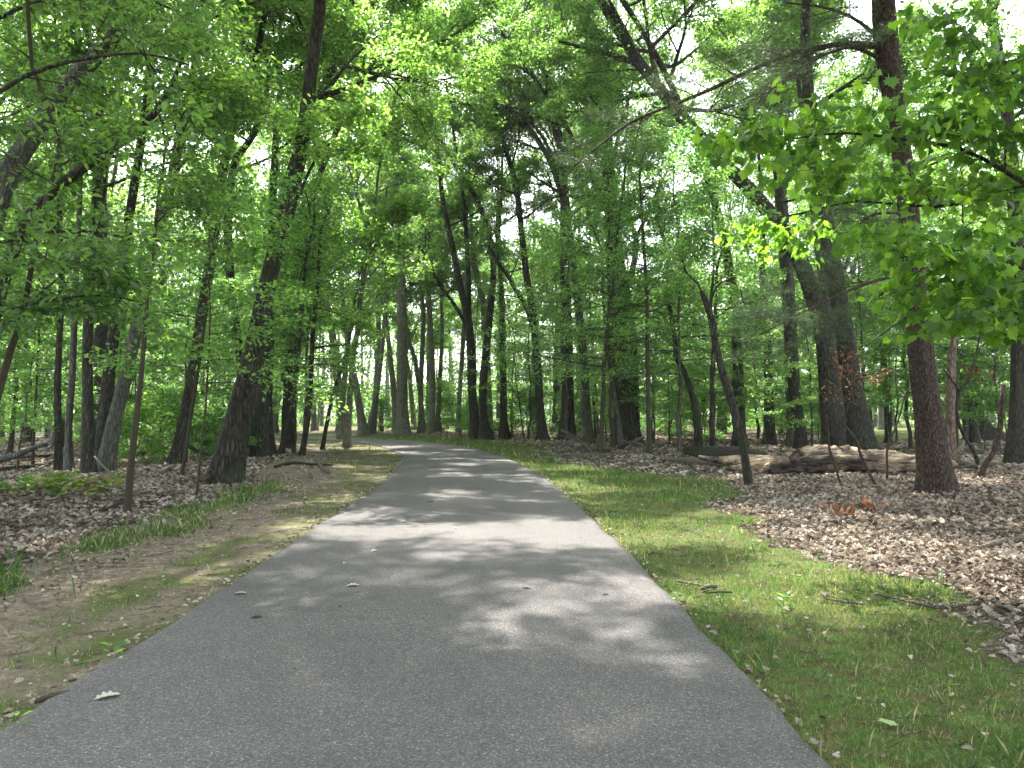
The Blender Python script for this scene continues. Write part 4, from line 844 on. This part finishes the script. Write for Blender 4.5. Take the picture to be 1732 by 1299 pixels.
# the big fallen log with its broken root mass
def big_log():
    rngl = np.random.default_rng(4)
    A = [(1296, 778, 36, 19.8), (1330, 770, 44, 19.7), (1370, 772, 52, 19.5), (1420, 776, 56, 19.4), (1470, 778, 50, 19.3), (1520, 782, 42, 19.2), (1565, 786, 34, 19.1), (1605, 790, 26, 19.1), (1625, 790, 20, 19.1)]
    W = []
    for px, py, w, d in A:
        p = at(px, py, d); r = w / F * d / 2; W.append([p[0], p[1], gh(p[0], p[1]) + r * .86, r])
    b = np.array((W[0][0], W[0][1], gh(W[0][0], W[0][1]))); root = empty('fallen_log', tuple(b)); tag(root, 'big pale fallen log with peeling bark lying behind the pine, its wood brightened as if sunlit', 'log')
    C = catmull(np.array(W), .08); mb = MB(); n = len(C)
    C[:, 3] *= .78; C[:, 2] -= C[:, 3] * .12; C[:, 3] *= 1 + .10 * np.convolve(rngl.normal(0, 1, n + 6), np.ones(6) / 3, 'same')[:n]
    tubes(mb, (C[:, :3] - b)[None], C[:, 3][None], 48, .10, 3); Vt = mb.V[0].astype(float); nb = len(Vt) // 48; th = np.tile(np.arange(48) * 2 * math.pi / 48, nb); tt = np.repeat(np.arange(nb) * .08, 48)
    cen = np.repeat(C[:nb, :3] - b, 48, 0); dv = Vt - cen
    nz = .07 * vnoise(tt, np.cos(th) * .9 + np.sin(th) * .7, 5, 51) + .05 * vnoise(tt * 1.2, th, 9, 52) + .05 * (vnoise(tt * .5, np.sin(th) * 2, 7, 53) > .35) + .03 * rngl.normal(0, 1, len(tt))
    mb.V[0] = (cen + dv * (1 + nz[:, None])).astype(np.float32)
    mb.build('log_body', M_LOG, root, smooth=True)
    # knobs on top
    for (t, r, h) in ((.22, .10, .16), (.42, .08, .13), (.13, .07, .2)):
        i = int(t * (n - 1)); q = C[i, :3] - b; z = np.linspace(0, 1, 6); m2 = MB()
        P = q + np.column_stack([.15 * z, -.05 * z, C[i, 3] * .7 + h * z]); tubes(m2, P[None], (r * np.array([1.9, 1.5, 1.2, 1.05, .9, .5]))[None], 14, .1, 5); m2.build('branch_stub', M_LOG, root, smooth=True)
    # splintered prongs at the left end
    for (dx, dy, dz, L, r) in ((-.9, .15, -.06, 1.3, .15), (-1, .5, .10, 1.7, .17), (-.6, -.6, -.10, .9, .10)):
        u = np.linspace(0, 1, 9); m2 = MB(); q = C[2, :3] - b
        P = q + np.column_stack([dx * L * u, dy * L * u, dz * L * u + .04 * np.sin(6 * u)]); tubes(m2, P[None], (r * (1.15 - .85 * u))[None], 14, .14, int(L * 10)); m2.build('splintered_end', M_LOG, root, smooth=True)
    # roots at the right end
    for j, (az, el, L, r) in enumerate([(-.1, .9, .75, .07), (.7, .75, 1.0, .08), (-.7, .1, .9, .09), (.15, .25, 1.2, .07), (-1.3, -.1, .7, .08), (1.4, .35, .8, .06)]):
        u = np.linspace(0, 1, 8); m2 = MB(); q = C[-3, :3] - b
        P = q + np.column_stack([math.cos(az) * math.cos(el) * L * u, math.sin(az) * math.cos(el) * L * u, math.sin(el) * L * u + .08 * np.sin(4 * u + j)]); tubes(m2, P[None], (r * (1.3 - .95 * u))[None], 9, .12, j); m2.build('root', M_DEAD, root, smooth=True)
big_log()
stick('fallen_log', 'dark rotting log stretching left from the broken end of the big pale log', 'log', [(1292, 776, 30, 21), (1255, 768, 34, 22), (1220, 764, 30, 23.5), (1185, 758, 22, 25), (1160, 752, 14, 27)], mat_=M_OAK, k=16, seed=1)
stick('fallen_log', 'low grey log on the litter left of the leaning front sapling', 'log', [(1260, 790, 16, 20.8), (1215, 786, 18, 21.4), (1165, 778, 16, 22.6), (1130, 774, 12, 23.5)], mat_=M_DEAD, k=12, seed=2)
BP = 'crossed branches of the brush pile by the huge trunk'
for j, (lab, q) in enumerate([
        ('long pale branch sloping down right across the brush pile', [(950, 742, 4, 33, .75), (970, 750, 5, 31.5, .5), (990, 760, 5, 30, .25), (1003, 765, 4, 29.5, .0)]),
        ('thick grey branch along the foot of the brush pile', [(920, 774, 5), (960, 771, 8), (1000, 770, 8), (1030, 771, 6)]),
        ('dark branch poking up to the upper right over the brush pile', [(935, 765, 4, 29.5, .0), (955, 755, 5, 30, .3), (975, 748, 4, 30.5, .55), (990, 735, 3, 31, .9)]),
        ('mossy branch at the left end of the brush pile', [(926, 745, 4, 37), (945, 752, 5, 35), (975, 753, 6, 34), (1010, 754, 5, 33)]),
        ('short stubby log in the middle of the brush pile', [(985, 765, 9), (1010, 763, 10), (1040, 765, 8)]),
        ('dark curved branch at the right end of the brush pile', [(1045, 760, 6), (1065, 757, 8, 31, .2), (1085, 760, 6, 30, .15), (1094, 768, 4)]),
        ('thin bleached stick lying low before the brush pile', [(905, 770, 3), (940, 766, 4), (985, 757, 4, 30.5, .2)]),
        ('forked dark branch against the base of the huge trunk', [(1060, 765, 5, 30, .0), (1074, 757, 6, 30.5, .3), (1090, 752, 4, 31, .5)])]):
    stick('fallen_branch', lab, 'branch', q, group=BP, seed=10 + j, forks=((.6, .7 + j, .8, .25), (.35, -2 + j, .5, .12)))
GB = 'fallen branches on the left forest floor'
stick('fallen_log', 'dark mossy log lying across the ground at the far left edge', 'log', [(-20, 790, 9), (30, 788, 9), (70, 784, 7), (110, 779, 6)], mat_=M_OAK, k=10, seed=30, group=GB)
stick('fallen_log', 'thin dark log just behind the mossy one at the far left edge', 'log', [(-20, 777, 5), (40, 774, 6), (100, 770, 5)], mat_=M_OAK, seed=31, group=GB)
stick('fallen_log', 'sloping grey log propped up at the left edge', 'log', [(-25, 757, 10, 20.5, .25), (20, 748, 10, 20.5, .4), (60, 734, 8, 20.8, .62), (82, 728, 6, 21, .7)], mat_=M_GREY, k=10, seed=32, group=GB)
stick('fallen_log', 'long dark log lying between the left clump and the trunk midway to the oak', 'log', [(185, 773, 6), (215, 774, 6), (250, 770, 7), (285, 771, 5)], mat_=M_OAK, seed=33, group=GB)
stick('fallen_branch', 'curved dark branch passing behind the foot of the thin front sapling', 'branch', [(160, 866, 8), (185, 860, 9), (205, 848, 9, 13), (235, 849, 9, 12.9), (262, 848, 7, 13), (288, 843, 5, 13.4)], mat_=M_OAK, k=9, seed=34, group=GB, forks=((.75, -.6, .5, .02),))
stick('fallen_branch', 'straight dark branch on the litter left of the thin front sapling', 'branch', [(100, 860, 6), (130, 859, 6), (165, 857, 5)], mat_=M_OAK, seed=35, group=GB)
stick('fallen_branch', 'pale bare stick leaning against the left clump of trunks', 'branch', [(160, 776, 3, 19, .42), (176, 790, 4, 18.2, .2), (198, 806, 4, 17.8, .0)], seed=36, group=GB)
stick('fallen_branch', 'dark limb lying from the leaning oak back towards the midway trunk', 'branch', [(308, 748, 7, 22.5, .55), (330, 757, 8, 22.6, .35), (356, 765, 6, 22.8, .15)], mat_=M_OAK, seed=37, group=GB)
stick('fallen_branch', 'thin sticks reaching out of the yellow-green plants', 'branch', [(95, 842, 3, 13.6, .05), (120, 835, 3, 13.4, .12), (158, 824, 2, 13.4, .25)], seed=38, group=GB, forks=((.5, .6, .5, .3),))
stick('fallen_branch', 'dark branch lying along the verge right of the leaning oak', 'branch', [(465, 795, 5), (495, 789, 6), (525, 790, 5), (562, 789, 4)], mat_=M_OAK, seed=39, group=GB)
stick('fallen_branch', 'short grey log end on the dirt verge inside the bend', 'branch', [(533, 785, 6, 22.2, .1), (543, 791, 6), (556, 800, 6)], mat_=M_DEAD, seed=40, group=GB)
stick('stick', 'short dark stick on the moss at the left edge of the path', 'stick', [(60, 1177, 9), (92, 1170, 10), (126, 1161, 7)], mat_=M_TWIG, seed=41)
GR = 'sticks on the right verge'
stick('stick', 'pale stick pointing at the small pile on the right grass', 'stick', [(1141, 977, 4), (1165, 980, 4), (1190, 984, 4)], seed=42, group=GR)
stick('stick', 'stubby knotted stick of the small pile on the right grass', 'stick', [(1187, 990, 6), (1200, 986, 8), (1217, 986, 6)], seed=43, group=GR)
stick('stick', 'dark lower stick of the small pile on the right grass', 'stick', [(1194, 996, 4), (1215, 994, 5), (1236, 994, 4)], mat_=M_TWIG, seed=44, group=GR)
stick('stick', 'thin bleached stick lying alone in the middle of the right grass', 'stick', [(1398, 1006, 4), (1428, 1012, 5), (1460, 1016, 4)], seed=45, group=GR)
stick('fallen_branch', 'long crooked branch along the edge where grass meets dead leaves', 'branch', [(1480, 1000, 4), (1530, 1012, 5), (1585, 1024, 8), (1640, 1022, 7), (1690, 1012, 5)], seed=46, forks=((.55, 2.3, .35, .02), (.75, .5, .3, .02)))
stick('fallen_branch', 'smooth tan branch half buried in dead leaves at the right edge', 'branch', [(1655, 932, 8), (1690, 926, 12), (1745, 918, 11)], seed=47)
stick('fallen_branch', 'reddish branch beside the rusty leaves on the litter', 'branch', [(1405, 887, 6), (1428, 882, 6), (1452, 876, 4)], mat_=M_PINE, seed=48)
stick('fallen_branch', 'grey branch in the dead leaves right of the rusty leaves', 'branch', [(1475, 900, 5), (1500, 896, 6), (1524, 892, 4)], seed=49)
stick('fallen_branch', 'thin stick lying along the grass edge left of the log', 'branch', [(1160, 798, 2), (1190, 795, 3), (1235, 798, 2)], seed=50)
stick('fallen_branch', 'bleached thin trunk on the ground at the right edge behind the dead stem', 'branch', [(1695, 795, 5), (1720, 791, 5), (1750, 786, 5)], seed=51)
# small scattered twigs: one could not count them
mb = MB(); m = 900; x, y = scatter_pts(m * 3, -8, 8, 2.6, 20); s = sdist(x, y); k = (np.abs(s) > HALF(y) + .05); x, y, s = x[k][:1500], y[k][:1500], s[k][:1500]
an = rng.uniform(0, 6.28, len(x)); L = rng.uniform(.05, .28, len(x)); u = np.linspace(-.5, .5, 5)
P = np.stack([x[:, None] + np.cos(an)[:, None] * L[:, None] * u, y[:, None] + np.sin(an)[:, None] * L[:, None] * u, (gheight(x, y, s) + .012)[:, None] + 0 * u], -1) + rng.normal(0, .005, (len(x), 5, 3))
tubes(mb, P, rng.uniform(.0015, .005, (len(x), 1)) * np.ones((1, 5)), 4)
tag(mb.build('twig_litter', M_DEAD), 'tiny grey twigs strewn over the verges and dead leaves', 'twigs', kind='stuff')
mb = MB(); m = 900; y = rng.uniform(2.6, 16, m); x = rng.uniform(-4.6, -2.3, m); s = sdist(x, y); k = s < -HALF(y) - .02; x, y, s = x[k], y[k], s[k]; m = len(x)
oc = np.array([[1, 0, 0], [.5, .8, .1], [-.5, .8, 0], [-1, 0, .1], [-.5, -.8, 0], [.5, -.8, 0], [0, 0, .7]]); sz = rng.uniform(.004, .016, m)
Vp = np.stack([x, y, gheight(x, y, s) + .001], -1)[:, None] + sz[:, None, None] * (oc[None] + rng.normal(0, .15, (m, 7, 3)))
fi = np.array([[0, 1, 6], [1, 2, 6], [2, 3, 6], [3, 4, 6], [4, 5, 6], [5, 0, 6]]); mb.add(Vp, (fi[None] + (np.arange(m) * 7)[:, None, None]).reshape(-1, 3), 3, np.repeat(rng.random(m), 6))
tag(mb.build('pebbles', M_DRYLEAF), 'small pebbles and crumbs of soil on the bare dirt shoulder left of the path', 'pebbles', kind='stuff')
# leaves lying on the asphalt, each its own
def path_leaf(px, py, size, rot, label, m=M_DRYLEAF, tm=LEAF_O):
    D = (CAMH - .02) * F / (py - 699.4); p = at(px, py, D); s = float(sdist(p[0], p[1])); on = abs(s) < 1.9
    z = (.026 - .018 * (s / 1.9) ** 2) if on else gh(p[0], p[1]) + .02
    mb = MB(); t = tm[0] * np.array([1, 1.3, .45]); t = t - np.array([.5, 0, t[:, 2].min()])
    leaves(mb, np.zeros((1, 3)), np.array([[math.cos(rot), math.sin(rot), .04]]), np.array([[.05, .03, 1.]]), np.array([size]), t, tm[1], np.random.default_rng(int(px)))
    o = mb.build('fallen_leaf', m); o.location = (p[0], p[1], z); return tag(o, label, 'leaf', 'dead leaves lying on the asphalt')
M_GREYLEAF = leaf_mat("grey_leaf", [(0, (.33, .33, .27)), (1, (.5, .5, .42))], (.8, .8, .6), .15, .6)
M_DARKLEAF = leaf_mat("dark_leaf", [(0, (.06, .045, .035)), (1, (.12, .09, .07))], (.8, .7, .6), .15, .6)
M_PALEGREEN = leaf_mat('pale_green_leaf', [(0, (.20, .30, .10)), (1, (.28, .38, .16))], (1, 1, .6), .2, .6)
path_leaf(180, 1169, .13, .6, 'large pale curled leaf at the near left side of the path', M_GREYLEAF)
path_leaf(596, 988, .12, .2, 'pale grey leaf left of the path middle, a third of the way along', M_GREYLEAF)
path_leaf(406, 999, .11, .1, 'pale leaf close to the left edge of the path', M_GREYLEAF)
path_leaf(434, 1039, .09, .3, 'small dark leaf in the light patch at the left of the path', M_DARKLEAF)
path_leaf(891, 992, .09, 2.8, 'small brown leaf near the middle of the path', M_DARKLEAF)
path_leaf(1024, 1001, .07, .3, 'dark leaf on the right half of the path', M_DARKLEAF)
path_leaf(633, 930, .10, .9, 'tiny pale leaf beyond the pale grey one on the path', M_GREYLEAF)
path_leaf(683, 882, .13, .3, 'pale leaf farther along the left half of the path', M_GREYLEAF)
path_leaf(728, 848, .13, .3, 'dark leaf lying farthest along the path before the shade bands', M_DARKLEAF)
path_leaf(583, 950, .07, 1.4, 'tiny bleached leaf fragment between the two pale leaves', M_GREYLEAF)
path_leaf(1505, 1197, .075, .5, 'fresh pale green maple leaf lying on the right grass', M_PALEGREEN, LEAF_M)
# rusty oak leaves standing from the litter
for lab, px, py in (('tuft of rusty dead oak leaves on the litter, the left one', 1425, 873), ('tuft of rusty dead oak leaves on the litter, the right one', 1470, 862)):
    D = CAMH * F / (py - 699.4); p = at(px, py, D); m = 26; mb = MB(); rg2 = np.random.default_rng(px)
    leaves(mb, rg2.normal(0, .10, (m, 3)) * np.array([1, 1, .5]) + np.array([0, 0, .09]), rg2.normal(0, .5, (m, 3)) + np.array([0, 0, .5]), rg2.normal(0, 1, (m, 3)), rg2.uniform(.09, .14, m), LEAF_O[0], LEAF_O[1], rg2)
    o = mb.build('dead_leaf_tuft', M_RUST); o.location = (p[0], p[1], gh(p[0], p[1])); tag(o, lab, 'dead leaves')
for lab, px, py, D in (('cluster of rusty dead leaves hanging before the arching oak', 1420, 620, 19.0), ('cluster of rusty dead leaves hanging on the bent leafless sapling', 1655, 625, 18.5)):
    p = at(px, py, D); m = 22; mb = MB(); rg2 = np.random.default_rng(px)
    leaves(mb, rg2.normal(0, .22, (m, 3)) * np.array([1, .5, .5]), rg2.normal(0, .6, (m, 3)) + np.array([0, 0, -.6]), rg2.normal(0, 1, (m, 3)), rg2.uniform(.10, .17, m), LEAF_O[0], LEAF_O[1], rg2)
    tubes(mb, np.array([[(-.5, 0, .1), (-.2, 0, .06), (.1, 0, .02), (.5, 0, .05)]]), np.array([[.006, .006, .005, .003]]), 4)
    o = mb.build('dead_leaf_cluster', M_RUST); o.location = tuple(p); tag(o, lab, 'dead leaves')
# small plants at the verge
for lab, px, py, sz, m in (('small green seedling on the moss at the left edge of the path', 192, 1083, .07, 9), ('tiny green seedling at the lower left corner of the path', 28, 1207, .05, 7), ('small leafy weed in the middle of the right grass', 1327, 1000, .07, 14)):
    D = CAMH * F / (py + 14 - 699.4); p = at(px, py, D); mb = MB(); rg2 = np.random.default_rng(px); an = rg2.uniform(0, 6.28, m)
    leaves(mb, np.column_stack([np.cos(an) * .02, np.sin(an) * .02, rg2.uniform(.02, .10, m)]), np.column_stack([np.cos(an), np.sin(an), rg2.uniform(.1, .8, m)]), np.array([0, 0, 1.]) + rg2.normal(0, .2, (m, 3)), sz * rg2.uniform(.7, 1.2, m), LEAF_E[0], LEAF_E[1], rg2)
    o = mb.build('seedling', M_UNDER); o.location = (p[0], p[1], gh(p[0], p[1])); tag(o, lab, 'plant')

# ------------------------------------------------------------------ the air
hm = bpy.data.materials.new("air"); hm.use_nodes = True; hn = hm.node_tree; hn.nodes.clear()
ho = hn.nodes.new("ShaderNodeOutputMaterial"); pv = hn.nodes.new("ShaderNodeVolumePrincipled")
pv.inputs['Color'].default_value = (.93, .97, 1.0, 1); pv.inputs['Density'].default_value = HAZE; pv.inputs['Anisotropy'].default_value = .3
hn.links.new(pv.outputs[0], ho.inputs['Volume'])
v = np.array([[x, y, z] for x in (-1000, 1000) for y in (-200, 1100) for z in (-2.0, 32.0)], float)
mb = MB(); mb.add(v, [[0, 1, 3, 2], [4, 6, 7, 5], [0, 4, 5, 1], [2, 3, 7, 6], [0, 2, 6, 4], [1, 5, 7, 3]], 4)
tag(mb.build('haze', hm), kind='stuff')
# ------------------------------------------------------------------ labels of the copied trees, from where each stands
ORD = ['first', 'second', 'third', 'fourth', 'fifth', 'sixth', 'seventh', 'eighth', 'ninth', 'tenth', 'eleventh', 'twelfth', 'thirteenth', 'fourteenth', 'fifteenth', 'sixteenth', 'seventeenth', 'eighteenth', 'nineteenth', 'twentieth']
ORD += ['twenty-' + o for o in ORD[:9]] + ['thirtieth'] + ['thirty-' + o for o in ORD[:9]] + ['fortieth'] + ['forty-' + o for o in ORD[:9]]
TXT = {'mid_left': ('forest tree standing behind the left clump and the leaning oak', 'canopy trees in the left wood'),
       'mid_right': ('forest tree standing behind the log and brush pile', 'canopy trees in the right wood'),
       'mid_back': ('tall canopy tree closing the view behind the bend', 'tall trees behind the bend'),
       'shrub_far': ('low leafy shrub at the far side of the wood', 'far shrubs'), 'shrub_left': ('low leafy shrub on the left forest floor', 'shrubs on the left'),
       'far_left': ('far trunk in the wood behind the inside of the bend', 'far trees on the left'),
       'far_right': ('far trunk in the belt between bend and lawn', 'far trees on the right'),
       'pine_far': ('soft-needled pine beyond the bend', 'pines beyond the bend'),
       'mid_maple_left': ('half-grown maple with level sprays of leaves left of the path', 'half-grown maples on the left'),
       'mid_maple_right': ('half-grown maple with level sprays of leaves right of the path', 'half-grown maples on the right'),
       'sap_left': ('leafy sapling in the undergrowth left of the path', 'saplings in the left wood'),
       'sap_right': ('leafy sapling in the undergrowth right of the path', 'saplings in the right wood'),
       'sap_far': ('bushy sapling far off beyond the path', 'far saplings'), 'overhead_shade': ('unseen tree added near the camera to shade the path', 'trees added to shade the path')}
for kind, (txt, grp) in TXT.items():
    L = sorted([q for q in PLACED if q[3] == kind], key=lambda q: q[1] / max(q[2], .5) if kind != 'overhead_shade' else q[1])
    for j, (o, x, y, kd, i) in enumerate(L):
        th = {'mid_left': ('stout', 'thick', 'slim'), 'mid_right': ('stout', 'thick', 'slim')}.get(kind)
        o['label'] = '%s, %s from the left' % (txt, ORD[min(j, len(ORD) - 1)]); o['group'] = grp
print('done', round(time.time() - T0, 1), 'objects', len(bpy.data.objects))
